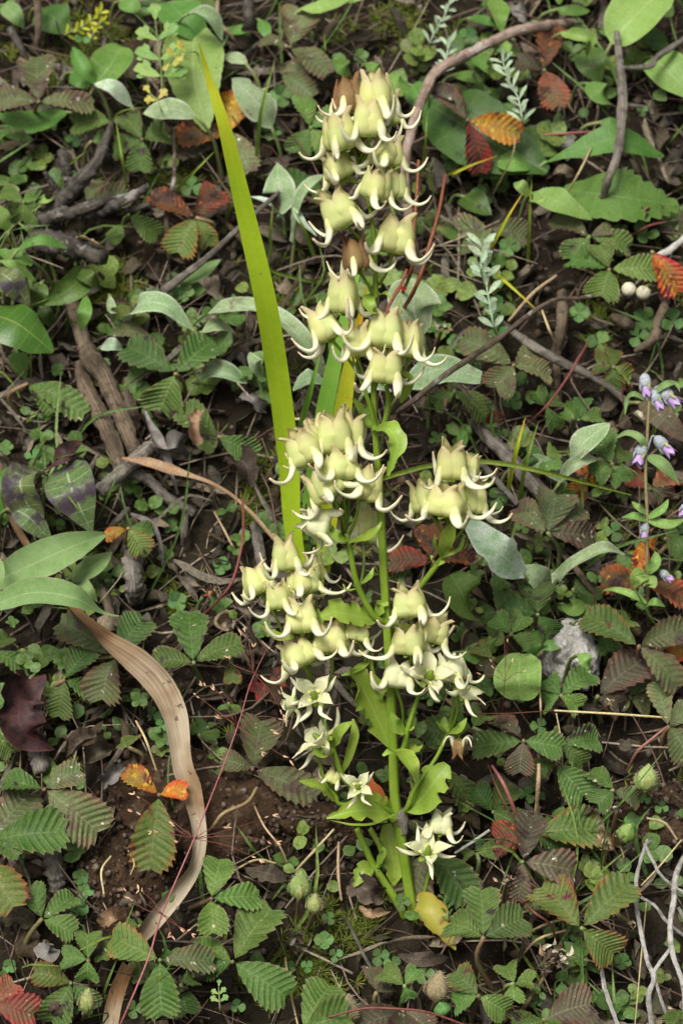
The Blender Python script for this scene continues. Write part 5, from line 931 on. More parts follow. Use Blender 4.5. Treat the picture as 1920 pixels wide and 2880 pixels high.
SG = 'shrub leaves at the foot of the dark twig'
for n, pts, w, prof, mat, lab, kw in [
 (3, [(-70, 260, 30), (80, 310, 36), (245, 440, 28)], [150, 225, 245, 230, 170, 20], 'ov', 'glossy_dark', 'big glossy dark green leaf with a yellow midrib', dict(cup=-.15)),
 (3, [(-30, 60, 34), (50, 110, 38), (135, 225, 30)], 125, 'el', 'willow_mottled', 'smooth shrub leaf just above the glossy dark leaf', dict(teeth=16, tooth=.03, nt=40)),
 (3, [(0, 20, 36), (70, 50, 38), (165, 115, 30)], 62, 'el', 'broad_green', 'narrow shrub leaf crossing above the smooth one', {}),
 (1, [(40, 1065, 34), (120, 1040, 40), (240, 1035, 36)], 62, 'el', 'willow_mottled', 'pale shining shrub leaf pointing at the dark twig', dict(roll=.5)),
 (1, [(75, 1150, 34), (180, 1100, 38), (318, 1140, 30)], 60, 'el', 'broad_green', 'grey green shrub leaf lying over the dark twig', {}),
 (1, [(50, 1060, 34), (10, 1000, 36), (-30, 930, 34)], 90, 'el', 'broad_green', 'shrub leaf rising from the small red stalk', {}),
 (3, [(150, 20, 26), (90, 10, 30), (-10, -30, 28)], 110, 'ov', 'broad_green', 'insect bitten shrub leaf with dark holes', dict(bite=.3)),
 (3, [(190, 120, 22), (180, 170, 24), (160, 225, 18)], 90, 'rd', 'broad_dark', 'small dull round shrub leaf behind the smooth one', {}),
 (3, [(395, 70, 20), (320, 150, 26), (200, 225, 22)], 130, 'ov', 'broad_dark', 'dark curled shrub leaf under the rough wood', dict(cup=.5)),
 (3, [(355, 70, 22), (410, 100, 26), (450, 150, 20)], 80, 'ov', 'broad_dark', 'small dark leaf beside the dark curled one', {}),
 (3, [(395, 180, 24), (390, 260, 26), (365, 345, 20)], 66, 'el', 'broad_green', 'hanging lance leaf over the knotted dead stem', {}),
 (3, [(80, 440, 10), (95, 500, 14), (120, 570, 10)], 95, 'ov', 'broad_green', 'dull leaf hanging under the glossy dark leaf', {}),
 (3, [(190, 230, 10), (215, 270, 12), (245, 330, 8)], 70, 'ov', 'broad_dark', 'small toothed dark leaf beside the glossy one', {}),
 (3, [(300, 960, 26), (335, 1080, 34), (425, 1275, 24)], [110, 200, 235, 230, 180, 90, 6], 'ov', 'willow_mottled', 'mottled grey green leaf with a white midrib and a small hole', dict(cup=.15)),
 (3, [(200, 990, 24), (110, 1010, 32), (100, 1080, 32), (180, 1240, 24)], [60, 120, 150, 170, 140, 50], 'ov', 'willow_mottled', 'mottled leaf folded back along a white midrib', dict(cup=.4)),
 (3, [(90, 970, 14), (40, 1060, 20), (20, 1240, 14)], 190, 'ov', 'broad_green', 'shaded blue green leaf under the folded mottled leaf', {}),
 (3, [(250, 965, 24), (310, 900, 28), (375, 850, 22)], 90, 'ov', 'maroon', 'dark red young leaf above the mottled leaf', dict(cup=.5)),
 (3, [(180, 1000, 24), (290, 940, 30), (400, 895, 24)], 30, 'el', 'maroon', 'narrow dark crimson leaf beside the dark red young leaf', {}),
 (5, [(-40, 330, 16), (150, 240, 28), (330, 160, 30), (498, 98, 22)], [60, 130, 168, 172, 140, 80, 6], 'el', 'hairy', 'large dull green lance leaf passing under the dry strip', dict(cup=.3)),
 (5, [(-30, 430, 36), (150, 370, 42), (340, 395, 42), (480, 465, 36), (548, 476, 34)], [70, 120, 140, 132, 96, 24, 4], 'el', 'hairy', 'large pale green lance leaf passing over the dry strip', dict(cup=.35, roll=-.25)),
 (5, [(-20, 190, 30), (0, 280, 34), (-10, 390, 30)], 50, 'el', 'hairy', 'pale leaf edge beside the two large lance leaves', {}),
 (5, [(325, 300, 14), (420, 255, 20), (518, 182, 16)], 110, 'ov', 'hairy', 'dull oval leaf under the tip of the large lance leaf', {}),
 (5, [(335, 320, 12), (400, 350, 18), (450, 415, 12)], 75, 'ov', 'hairy', 'small light oval leaf below the dull oval one', {}),
 (5, [(60, -20, 26), (140, 30, 30), (240, 140, 24)], 130, 'ov', 'willow_mottled', 'dark mottled leaf beside the top of the dry strip', {}),
 (5, [(140, 760, 14), (90, 870, 22), (110, 1010, 20), (235, 1075, 12)], [80, 190, 220, 190, 120, 20], 'ov', 'maroon', 'dark maroon dead leaf curled at its lower tip', dict(cup=.55, wave=.35, bite=.4, nt=36)),
 (4, [(1360, 670, 16), (1470, 740, 22), (1600, 860, 16)], 110, 'el', 'strawberry_bronze', 'dull maroon leaf behind the lilac plant stem', {}),
 (5, [(930, 390, 14), (950, 370, 18), (985, 350, 14)], 40, 'el', 'strawberry_red', 'small crimson leaf in the litter beside the red runner', {}),
]: LF(n, pts, w, prof, mat, 'shrub_leaf', lab, group=SG, **kw)
for i, (n, pts, w, mat, lab, kw) in enumerate([
 (7, [(1130, 470, 10), (1220, 480, 16), (1330, 520, 10)], 100, 'dead_leaf', 'grey brown veined dead leaf beside the arched straw', {}),
 (5, [(480, 1010, 10), (380, 1060, 20), (300, 1150, 12)], 90, 'dead_leaf', 'curled brown dead leaf below the maroon one', dict(cup=1.)),
 (5, [(520, 1090, 14), (460, 1110, 18), (400, 1150, 12)], 80, 'dead_leaf', 'rolled ribbed dead leaf on the upper rim of the rock', dict(cup=1.3)),
 (7, [(570, 0, 16), (520, 30, 20), (465, 60, 14)], 70, 'dead_grey', 'rolled grey dead leaf beside the orange leaf', dict(cup=1.3)),
 (7, [(250, 830, 10), (220, 850, 14), (180, 800, 10)], 90, 'dead_grey', 'grey crumpled dead leaf beside the small bright leaf', dict(cup=.6)),
 (7, [(0, 700, 6), (90, 690, 10), (170, 730, 6)], 110, 'dead_leaf', 'dark dead leaf under the leaf with a long bent stalk', {}),
 (7, [(470, 730, 16), (520, 690, 20), (570, 700, 14)], 90, 'dead_tan', 'crumpled tan dead leaf at the foot of the soil clod', dict(cup=1., wave=.3)),
 (7, [(200, 1120, 10), (250, 1100, 14), (280, 1170, 10)], 60, 'dead_leaf', 'small brown dead leaf under the leaf with the red patch', {}),
 (8, [(80, 640, 14), (130, 670, 18), (220, 660, 12)], 44, 'dead_tan', 'wavy orange brown dead leaf beside the yellow leaf', dict(wave=.4, cup=.8)),
 (8, [(40, 530, 8), (120, 560, 14), (180, 600, 8)], 130, 'dead_leaf', 'crumpled grey brown leaf in the shade under the plant', dict(cup=.9)),
 (8, [(260, 860, 8), (360, 880, 12), (500, 870, 8)], 70, 'dead_leaf', 'flat brown dead leaf below the yellow leaf', {}),
 (3, [(740, 900, 14), (800, 880, 20), (860, 930, 12)], 110, 'dead_grey', 'grey curled dead leaf beside the forked wood', dict(cup=1.1)),
 (3, [(1100, 650, 10), (1160, 660, 14), (1225, 720, 8)], 80, 'dead_grey', 'ragged grey dead leaf near the sword leaf', dict(cup=.6, wave=.3)),
 (3, [(560, 610, 12), (600, 700, 16), (640, 790, 8)], 90, 'dead_leaf', 'long brown dead leaf beside the thick knotted stem', dict(cup=.8)),
 (3, [(680, 660, 8), (720, 740, 12), (790, 790, 8)], 100, 'dead_leaf', 'brown dead leaf beneath the large dark green leaf', dict(cup=.7)),
 (3, [(1060, 920, 8), (1130, 960, 14), (1150, 1060, 8)], 130, 'dead_leaf', 'grey brown dead leaf under the narrow folded tan leaf', dict(cup=.6)),
 (3, [(900, 870, 20), (890, 780, 26), (900, 720, 22)], 80, 'dead_tan', 'dry brown flower scrap caught on a green leaf', dict(wave=.5, cup=1.)),
 (1, [(350, 1090, 24), (420, 1110, 30), (500, 1160, 24)], 50, 'dead_tan', 'ribbed pinkish tan dead leaf beside the dark twig', dict(cup=.5)),
 (2, [(430, 430, 24), (490, 440, 28), (560, 520, 22)], 90, 'dead_leaf', 'curled brown dead leaf at the elbow of the bent branch', dict(cup=.9)),
 (4, [(380, 640, 20), (370, 690, 22), (380, 750, 16)], 60, 'dead_leaf', 'small hanging dead leaf behind the flower stem', dict(cup=.8)),
 (4, [(670, 770, 14), (700, 740, 18), (745, 745, 14)], 60, 'strawberry_red', 'small rust red dead leaf near the dull pink runner', dict(cup=.4)),
 (4, [(1340, 720, 26), (1370, 750, 30), (1400, 790, 26)], 40, 'cream', 'cream coloured dry husk beside the lilac plant stem', dict(cup=1.2)),
 (2, [(790, 20, 10), (840, 60, 14), (870, 110, 8)], 80, 'dead_grey', 'grey dead leaf above the bent branch', dict(cup=.8)),
 (2, [(1000, 640, 8), (1050, 670, 12), (1030, 740, 8)], 80, 'dead_grey', 'grey dead leaf beside the dull pinkish stalk', dict(cup=.8)),
 (2, [(1440, 760, 8), (1500, 820, 12), (1568, 860, 8)], 110, 'dead_leaf', 'brown dead leaf above the large jagged leaf', dict(cup=.5)),
 (2, [(1370, 960, 26), (1395, 960, 30), (1390, 1010, 22)], 34, 'dead_tan', 'orange tan curled dead petal near the slender pods', dict(cup=.8)),
 (8, [(1180, 300, 14), (1230, 330, 20), (1280, 360, 14)], 80, 'dead_tan', 'withered tan calyx cluster above the white twigs', dict(cup=1., wave=.4)),
 (6, [(1250, 1060, 6), (1310, 1070, 10), (1380, 1070, 6)], 60, 'dead_leaf', 'brown dead leaf on the bare soil beneath the pinkish stalk', {}),
]): LF(n, pts, w, 'el', mat, 'dead_leaf', lab, cat='dead leaf', group='dead leaves in the litter', stalk=False, **{'wave': .22, 'bite': .35, 'twist': rng.normal(0, .5), **kw})
# grass blades
for n, pts, w, mat, lab in [
 (1, [(1175, 780, 8), (1200, 520, 44), (1262, 275, 60)], 18, 'grass', 'upright bright grass blade crossing the nibbled woolly leaf'),
 (1, [(790, 890, 10), (890, 790, 30), (990, 690, 34)], 16, 'grass', 'slanting grass blade meeting the tall sword leaf'),
 (1, [(585, 860, 8), (560, 720, 26), (532, 545, 30)], 14, 'grass', 'thin grass blade beside the dark twig tip'),
 (1, [(330, 750, 16), (370, 715, 22), (410, 690, 20)], 12, 'grass', 'short grass blade behind the pale broken stub'),
 (1, [(515, 555, 26), (560, 510, 34), (680, 490, 34)], 10, 'grass', 'curved green stalk leading to the yellow lobed leaf'),
 (1, [(1490, 280, 12), (1492, 220, 20), (1490, 150, 22)], 12, 'grass', 'short grass blade near the dull blotched leaf'),
 (3, [(1385, 760, 18), (1430, 600, 40), (1475, 420, 50)], 26, 'sword_green', 'blue green grass blade behind the green sword leaf'),
 (4, [(815, 1120, 10), (850, 930, 30), (905, 755, 34)], 20, 'grass', 'light green grass blade crossing the fallen branch'),
 (4, [(763, 1080, 10), (800, 900, 30), (845, 735, 34)], 20, 'sword_yellow', 'yellow tipped grass blade crossing the fallen branch'),
 (4, [(190, 1020, 44), (400, 962, 52), (640, 942, 54), (900, 985, 48), (1330, 1098, 30)], [16, 20, 22, 20, 6], 'grass', 'long grass blade arching level behind the side flower branch'),
 (2, [(690, 1130, 20), (760, 1000, 34), (835, 880, 40)], 16, 'sword_yellow', 'yellow green grass stalk leaning to the pale herb'),
 (2, [(500, 800, 24), (600, 755, 30), (720, 715, 30)], 16, 'sword_yellow', 'yellow tipped grass blade over the pink red leaflet'),
 (4, [(720, 90, 24), (800, 160, 30), (920, 270, 26)], 14, 'sword_yellow', 'yellow grass blade beside the silvery whorled herb'),
 (3, [(1440, 120, 10), (1240, 60, 20), (1250, -70, 30)], 14, 'grass', 'thin grass blade behind the arched woolly leaf'),
 (1, [(1240, 1180, 8), (1245, 1040, 24), (1255, 930, 30)], 16, 'grass', 'grass blade growing under the upright woolly leaf'),
 (1, [(1180, 1180, 8), (1185, 1080, 24), (1170, 1000, 30)], 16, 'grass', 'short grass blade against the tall sword leaf'),
 (1, [(1440, 1170, 8), (1400, 1060, 24), (1350, 960, 30)], 18, 'grass', 'leaning grass blade between the woolly leaves'),
 (2, [(370, 800, 10), (385, 640, 30), (392, 520, 36)], 14, 'grass', 'dark thin grass blade inside the elbow of the bent branch'),
 (2, [(420, 880, 10), (400, 800, 24), (425, 720, 30)], 12, 'grass', 'short thin grass blade between the two pods'),
 (2, [(700, 880, 14), (780, 720, 30), (800, 620, 32)], 8, 'straw', 'pale dry grass stem below the silvery sprig'),
 (2, [(855, 1190, 10), (862, 1000, 30), (872, 820, 40)], 16, 'grass', 'upright pale green herb stalk behind the yellow green grass'),
]: LF(n, [(pts[0][0], pts[0][1], -2)] + pts, w, 'ln', mat, 'grass_blade', lab, cat='grass', group='single grass blades', stalk=False, cup=.4, ns=2, wave=0, nh=nrm(-F + rng.normal(0, .15, 3)))
LF(2, [(862, 900, 36), (820, 850, 40), (790, 840, 36)], 60, 'ov', 'broad_pale', 'herb_leaf', 'small pale leaf high on the pale green herb stalk', arch=.1, stalk=False)
LF(2, [(864, 920, 34), (910, 920, 40), (935, 900, 38)], 50, 'ov', 'broad_pale', 'herb_leaf', 'small pale leaf leaning from the pale green herb stalk', arch=.1, stalk=False)
# ------------------------------------------------------------ herbs, bells, buds, seed heads, grass panicle, clover
def sprig(n, axis, k, L, w, label, mat='silver', name='silvery_sprig', stemr=5, up=.8, h=22):
    P = [tp(n, q, h) for q in axis]; t = thing(name, P[0], label, 'herb'); s = pxscale(P[0]) / TS
    G = S(*tx(n, axis[0][0] + 4, axis[0][1] + 14), -.002); obj('stem', tube_geo([G] + P, [stemr * s, stemr * s * .7], 6), 'petiole_green' if mat != 'silver' else 'silver', t); Q = smooth_path(P, k)
    for i in range(k):
        T = nrm(Q[min(i + 1, k - 1)] - Q[max(i - 1, 0)])
        for j in range(2 if i < k - 1 else 4):
            a = i * 1.9 + j * (3.14 if i < k - 1 else 1.57) + rng.normal(0, .3); b = nrm(np.cross(T, F)); c = np.cross(T, b)
            d = nrm(b * math.cos(a) + c * math.sin(a) * .8 + T * up); l = L * s * rng.uniform(.7, 1.1)
            obj('leaf', blade_geo([Q[i], Q[i] + d * l * .5 + T * l * .06, Q[i] + d * l], w * s, 'ob', -F + T * .4, 6, 2, cup=.3), mat, t)
sprig(2, [(405, 200), (440, 120), (480, 60), (505, -30)], 9, 75, 17, 'silvery narrow leaved sprig at the top of the bank above the bent branch')
sprig(2, [(470, 330), (480, 270), (490, 215)], 6, 80, 18, 'silvery sprig sitting on the elbow of the bent branch')
sprig(2, [(830, 560), (810, 450), (770, 380), (742, 290)], 10, 85, 18, 'tall silvery sprig over the brown orange leaf', h=34)
sprig(4, [(700, 330), (675, 200), (660, 90), (648, -40)], 9, 95, 30, 'silvery green herb with whorled leaves above the slender dark twig', h=30)
sprig(2, [(640, 1250), (640, 1180)], 3, 90, 28, 'small silvery leaf rosette atop the whorled herb', h=36)
sprig(1, [(300, 160), (400, 110), (460, 60)], 9, 55, 16, 'yellow green mossy sprig near the round green leaf', 'sword_yellow', 'mossy_sprig', h=14)
sprig(1, [(420, 180), (440, 130), (470, 100)], 6, 45, 14, 'small yellow green sprig beside the dark broad leaf', 'sword_yellow', 'mossy_sprig', h=12)
sprig(8, [(490, 700), (480, 640), (470, 600)], 8, 45, 12, 'small dark green needle leaved sprig beside the yellow leaf', 'broad_dark', 'needle_sprig', h=10)
sprig(4, [(720, 380), (700, 300), (690, 230)], 5, 70, 50, 'round leaved green herb beneath the silvery whorled herb', 'clover', 'round_herb', h=16)
sprig(4, [(560, 960), (550, 880), (545, 830)], 3, 90, 56, 'broad three leaved herb with a brown bud near the fallen branch', 'broad_green', 'round_herb', h=14)
def feathery(n, axis, k, L, mat, label, name='feathery_leaf', h=30):
    P = [tp(n, q, h) for q in axis]; t = thing(name, P[0], label, 'leaf'); s = pxscale(P[0]) / TS; Q = smooth_path(P, k + 1)
    obj('stalk', tube_geo([S(*tx(n, axis[0][0] + 4, axis[0][1] + 16), -.002)] + P, [4 * s, 3 * s], 6), 'petiole_green', t)
    for i in range(1, k + 1):
        T = nrm(Q[i] - Q[i - 1]); b = nrm(np.cross(T, F))
        for sd in ((-1, 1) if i < k else (0,)):
            d = nrm(T * (.7 if sd else 1) + b * sd + rng.normal(0, .1, 3)); l = L * s * (1.15 - .4 * i / k)
            pf = obj('leaflet', blade_geo([Q[i], Q[i] + d * l * .5, Q[i] + d * l], l * .34, 'ob', -F + U * .4, 8, 2, teeth=3, tooth=.4, skew=.5, wave=.15), mat, t)
            for e in (-1, 1):
                d2 = nrm(d + np.cross(d, F) * e * .9); o = Q[i] + d * l * .45
                obj('lobe', blade_geo([o, o + d2 * l * .25, o + d2 * l * .48], l * .24, 'ob', -F + U * .4, 5, 2), mat, pf)
feathery(1, [(745, 420), (740, 320), (725, 200), (715, 95)], 4, 140, 'broad_pale', 'bright feathery cut leaf before the mid green broad leaf', h=34)
feathery(1, [(900, 240), (830, 240), (780, 290)], 3, 60, 'bract_yellow', 'yellowing cut leaf edge over the very large pale leaf', 'feathery_leaf', 36)
feathery(1, [(740, 500), (725, 460), (690, 430)], 2, 70, 'bract_yellow', 'small yellow lobed leaf lying on the rounded woolly leaf', 'lobed_leaf', 36)
feathery(7, [(1010, 1110), (1008, 1060), (1005, 1005)], 3, 48, 'broad_pale', 'tiny light green lobed leaf below the large bright four part leaf', 'lobed_leaf', 26)
# lilac bell plant
def vp(n, x, y, d=0.): return pt(*tx(n, x, y), .865 + d)
bp = [vp(6, 1412, 560, .02), vp(6, 1403, 400, .005), vp(6, 1402, 200), vp(6, 1402, 20), vp(4, 1395, 1000), vp(4, 1403, 820), vp(4, 1412, 660)]
base = S(*tx(6, 1416, 640), -.002); bell = thing('bell_plant', base, 'slender plant with nodding lilac bells and a straight olive stem', 'flower plant'); kk = pxscale(bp[2]) / TS
obj('stem', tube_geo([base] + bp, [9 * kk, 9 * kk, 8 * kk, 8 * kk, 7 * kk], 8, 40, .04), 'petiole', bell)
def bellflower(n, b, e, w, open_=1., calyx=.55):
    B, E = vp(n, *b), vp(n, *e); L = np.linalg.norm(E - B); r = w * kk / 2; ax = nrm(E - B - F * .2 * L)
    f = obj('flower', frame_to(lathe_geo([(0, r * .25), (L * .1, r * .7), (L * .3, r * .95), (L * .5, r * .9), (L * calyx, r * .72)], 15, 5, .05), B, ax), 'calyx_grey', bell)
    for i in range(5):
        a = i * 1.2566; x = nrm(np.cross(ax, F)); y = np.cross(ax, x); d = x * math.cos(a) + y * math.sin(a)
        p0, p1, p2 = B + ax * L * .45 + d * r * .62, B + ax * L * .78 + d * r * .74, B + ax * L * 1.02 + d * r * (.7 + .4 * open_)
        obj('petal', blade_geo([p0, p1, p2], r * 1.15, 'ov', d, 7, 2, cup=-.35), 'lilac', f)
        q0, q1 = B + ax * L * .4 + d * r * .95, B + ax * L * .74 + d * r * 1.12
        obj('sepal', blade_geo([q0, (q0 + q1) / 2 + d * r * .08, q1], r * .5, 'ov', d, 5, 1), 'calyx_hairy' if i % 2 else 'calyx_grey', f)
for n, b, e, w, o in [(4, (1388, 540), (1402, 655), 62, .1), (4, (1425, 615), (1468, 712), 56, .4), (4, (1462, 605), (1545, 695), 66, .5), (4, (1382, 865), (1355, 965), 66, .9), (4, (1438, 830), (1520, 918), 62, .5), (6, (1392, 50), (1390, 130), 48, .1), (6, (1460, 270), (1520, 318), 44, .2), (6, (1590, -40), (1560, 30), 60, .2)]: bellflower(n, b, e, w, o)
for n, pts, w in [(4, [(1405, 670), (1340, 635), (1308, 670), (1300, 735)], 28), (4, [(1420, 640), (1490, 590), (1535, 590), (1552, 625)], 34), (4, [(1392, 900), (1370, 840), (1310, 815), (1255, 840)], 40), (4, [(1400, 920), (1470, 960), (1550, 1045)], 62), (6, [(1400, 10), (1360, -20), (1330, -50)], 36), (6, [(1400, 40), (1340, 20), (1285, 25)], 40), (6, [(1404, 30), (1470, -10), (1500, -60)], 40), (6, [(1404, 40), (1500, 60), (1580, 30)], 50), (6, [(1400, 290), (1360, 300), (1340, 345)], 76), (6, [(1404, 280), (1440, 230), (1440, 180)], 56), (6, [(1404, 290), (1420, 330), (1410, 345)], 60), (6, [(1403, 420), (1330, 380), (1255, 358), (1195, 360)], 38), (6, [(1404, 425), (1440, 415), (1485, 435)], 40)]:
    P = [vp(n, x, y, -.003 * (i % 2)) for i, (x, y) in enumerate(pts)]
    obj('leaf', blade_geo(P, w * kk, 'ov', -F + U * .5, 14, 3, cup=.4), 'hairy' if n == 4 else 'broad_pale', bell)
for a, b in [((1410, 660), (1425, 618)), ((1408, 700), (1462, 606)), ((1400, 900), (1438, 832))]: obj('pedicel', tube_geo([vp(4, *a), vp(4, (a[0] + b[0]) / 2 + 6, min(a[1], b[1]) - 4), vp(4, *b)], 4 * kk, 6), 'calyx_grey', bell)
obj('pedicel', tube_geo([vp(6, 1404, 100), vp(6, 1450, 60), vp(6, 1590, -40)], 5 * kk, 6), 'stalk_red', bell)
# hairy buds and capsules
def bud(n, base, tip, w, mat, label, stalk, hairs=130, h=20, name='hairy_bud', seg=0):
    B, E = tp(n, base, h), tp(n, tip, h + 4); L = np.linalg.norm(E - B); ax = nrm(E - B); s = pxscale(B) / TS; r = w * s / 2
    t = thing(name, B, label, 'bud', 'hairy buds and seed capsules'); prof = [(0, .12), (.08, .6), (.25, .95), (.45, 1.), (.65, .8), (.82, .45), (.93, .22), (1, .06)]
    obj('calyx', frame_to(lathe_geo([(z * L, q * r) for z, q in prof], 20, 5, .07), B, ax), mat, t)
    hg = []; x = nrm(np.cross(ax, F)); y = np.cross(ax, x)
    for i in range(hairs):
        z = rng.uniform(.05, .95); q = np.interp(z, *zip(*prof)) * r; a = rng.uniform(0, 6.283); d = x * math.cos(a) + y * math.sin(a)
        p = B + ax * z * L + d * q * .95; e = p + (d + ax * .3 + rng.normal(0, .2, 3)) * r * .26; hg.append(tube_geo([p, e], [.00006, .00003], 3, 2, cap=False))
    if hairs:
        o = obj('hairs', join_geo(hg), 'cream', t); o['kind'] = 'stuff'
    for i in range(5):
        a = i * 1.257 + .3; d = x * math.cos(a) + y * math.sin(a); obj('sepal', blade_geo([B + d * r * .5, B + ax * L * .3 + d * r * 1.08, B + ax * L * .62 + d * r * .98], r * .7, 'ov', d, 6, 2), mat, t)
    st = [B] + [tp(n, q, 6 if i < len(stalk) - 1 else -2) for i, q in enumerate(stalk)]; obj('stalk', tube_geo(st, [.0005, .0006], 6), 'petiole', t)
bud(7, (1370, 600), (1385, 470), 100, 'calyx_hairy', 'pointed hairy green bud at the foot of the flowering plant', [(1365, 690), (1360, 760)])
bud(7, (1440, 665), (1450, 575), 76, 'calyx_hairy', 'smaller rounded hairy green bud beside the pointed one', [(1420, 720), (1390, 760)])
bud(7, (395, 1120), (410, 1010), 76, 'calyx_hairy', 'pale green bud beside the pinkish red leaf', [(380, 1160)])
bud(8, (430, 1070), (455, 930), 118, 'calyx_brown', 'furry brown ribbed capsule near the light green leaf with brown edges', [(410, 1130)])
bud(8, (25, 1180), (35, 1035), 110, 'calyx_brown', 'furry brown capsule beside the dark red runner', [(20, 1260)])
bud(8, (1395, 105), (1410, -20), 110, 'calyx_hairy', 'round hairy yellow green capsule above the ochre soil', [(1420, 150)])
bud(8, (1290, 330), (1330, 255), 84, 'broad_pale', 'smooth round yellow green leafy bud over the white twigs', [(1280, 400)], 0)
bud(8, (470, 1130), (450, 1075), 80, 'clover', 'small pale green bud under the furry brown capsule', [(470, 1180)], 0)
for x, y, lab in [(1318, 152, 'round pale capsule on a ribbed brown stalk, the upper one'), (1385, 168, 'round pale capsule on a ribbed brown stalk, next to the orange red leaf')]:
    c = tp(4, (x, y), 24); s = pxscale(c) / TS; t = thing('pale_capsule', c, lab, 'seed capsule', 'round pale capsules')
    obj('capsule', frame_to(lathe_geo([(-34 * s, 8 * s), (-26 * s, 24 * s), (-6 * s, 35 * s), (14 * s, 32 * s), (28 * s, 18 * s), (33 * s, 2 * s)], 16, 4, .04), c, U - F * .4), 'cream', t)
    obj('stalk', tube_geo([c - U * 20 * s, tp(4, (x - 40, y + 60), 12), tp(4, (x - 50, y + 110), 2)], [20 * s, 26 * s, 28 * s], 10, 16, .25), 'bark_brown', t)
TW(4, 'dead_stalk', 'ribbed brown curled stalk below the round pale capsules', 'bark_brown', [([(1250, 280, 10), (1290, 310, 16), (1350, 350, 8)], [20, 30, 20])], 'stalk')
# dry seed heads
def seedhead(n, c0, R, k, label, stalk, mat='dead_tan', h=24):
    c = tp(n, c0, h); s = pxscale(c) / TS; t = thing('dry_seed_head', c, label, 'seed head', 'dry seed heads')
    for i in range(k):
        d = nrm(rng.normal(0, 1, 3) - F * .5 + U * .5); o = c + rng.normal(0, .42, 3) * R * s * np.array((1, .5, .7)); l = R * s * rng.uniform(.5, .9)
        obj('bract', blade_geo([o, o + d * l * .5, o + nrm(d + rng.normal(0, .3, 3)) * l], l * rng.uniform(.35, .6), 'ov', rng.normal(0, 1, 3) - F, 6, 2, cup=.8, wave=.2), random.choice([mat, mat, 'dead_leaf', 'cream']) if i % 6 else 'dead_leaf', t)
    st = [c] + [tp(n, q, 10 if i < len(stalk) - 1 else -2) for i, q in enumerate(stalk)]; obj('stalk', tube_geo(st, [8 * s, 12 * s], 7), 'petiole', t)
seedhead(8, (1000, 860), 72, 30, 'large papery tan seed head on a brown stalk', [(930, 960), (850, 1080), (800, 1150)])
seedhead(8, (940, 910), 50, 14, 'lower brown part of the papery seed head beside the bronze leaf', [(930, 960)], 'dead_leaf', 18)
seedhead(8, (757, 515), 44, 14, 'small dry tan flower head above the deep green leaf', [(740, 600), (730, 680)])
seedhead(8, (720, 615), 44, 12, 'small brown dry flower head just above the deep green leaf', [(735, 680)])
seedhead(8, (1260, 200), 42, 14, 'small rusty dry flower head on the ochre soil', [(1245, 280), (1240, 330)], 'dead_leaf')
seedhead(8, (1225, 345), 46, 14, 'loose tan dry flower head beside the hairy bud', [(1200, 430), (1140, 560)])
seedhead(7, (1360, 800), 60, 16, 'rusty withered flower rosette below the hairy green buds', [(1340, 880)], 'dead_leaf', 14)
seedhead(6, (1225, 880), 34, 10, 'small tan withered flower above the straight straw', [(1210, 940)])
seedhead(8, (1330, 715), 30, 8, 'withered brown flower against the white twigs', [(1250, 665), (1140, 645)])
seedhead(5, (990, 345), 30, 8, 'withered pale flower beside the small crimson leaf', [(970, 400)])
seedhead(4, (470, 710), 24, 8, 'small withered flower below the notched woolly leaf', [(480, 650), (460, 600)])
seedhead(4, (460, 340), 40, 10, 'pinkish dry flower scrap by the large oval woolly leaf', [(430, 420)])
# fine red grass panicle in front of the dry strip
def gp(n, x, y, h=34): return tp(n, (x, y), h)
t = thing('red_grass', gp(7, 550, 1190, 20), 'thin pink red grass culm with tan spikelets leaning across the dry strip', 'grass'); s = KPX * .83 / TS
obj('culm', tube_geo([gp(7, 500, 1300, -2), gp(7, 545, 1200, 30), gp(7, 680, 880, 40), gp(7, 745, 670, 42), gp(7, 890, 330, 44), gp(7, 1022, 0, 44), gp(5, 1100, 960, 44), gp(5, 1150, 790, 42), gp(5, 1225, 630, 36)], [4.6 * s, 4.6 * s, 4.2 * s, 3.6 * s, 3 * s, 2.2 * s], 6, 50), 'stalk_pink', t)
for (n, a), br in [((7, (745, 670)), [(600, 600), (640, 560), (880, 760), (790, 770), (570, 560), (830, 740)]), ((7, (890, 325)), [(620, 120), (700, 290), (800, 260), (1190, 420), (1250, 215), (1040, 270), (610, 200), (1270, 340), (820, 340)]), ((5, (1090, 985)), [(930, 800), (985, 820), (1010, 950), (1300, 950), (1250, 1010), (1330, 1140), (900, 840), (1200, 1100)]), ((5, (1165, 740)), [(1050, 670), (1120, 540), (1160, 620), (1290, 830), (1300, 930), (1110, 560)])]:
    for b in br:
        A, B = gp(n, *a, 43), gp(n, *b, 43 + rng.uniform(-8, 6)); m = (A + B) / 2 + N * .002 + rng.normal(0, .0012, 3)
        r = obj('panicle_branch', tube_geo([A, m, B], [2.2 * s, 1.5 * s, 1. * s], 4, 8), 'stalk_red', t)
        for q in range(3):
            o = m + (B - m) * (.55 + .45 * q / 2) if q else B; d = nrm(B - A + rng.normal(0, .4, 3) * np.linalg.norm(B - A)); l = rng.uniform(22, 36) * s
            obj('spikelet', blade_geo([o, o + d * l * .5, o + d * l], l * .26, 'ov', -F, 4, 1, cup=.8), 'spikelet', r)
t = thing('red_grass', gp(6, 700, 915, 20), 'hair thin brown grass panicle before the bright round leaf', 'grass')
obj('culm', tube_geo([gp(6, 735, 960, 10), gp(6, 745, 820, 40), gp(6, 752, 700, 44), gp(6, 745, 580, 44)], [2.5 * s, 1.5 * s], 4, 14), 'stalk_red', t)
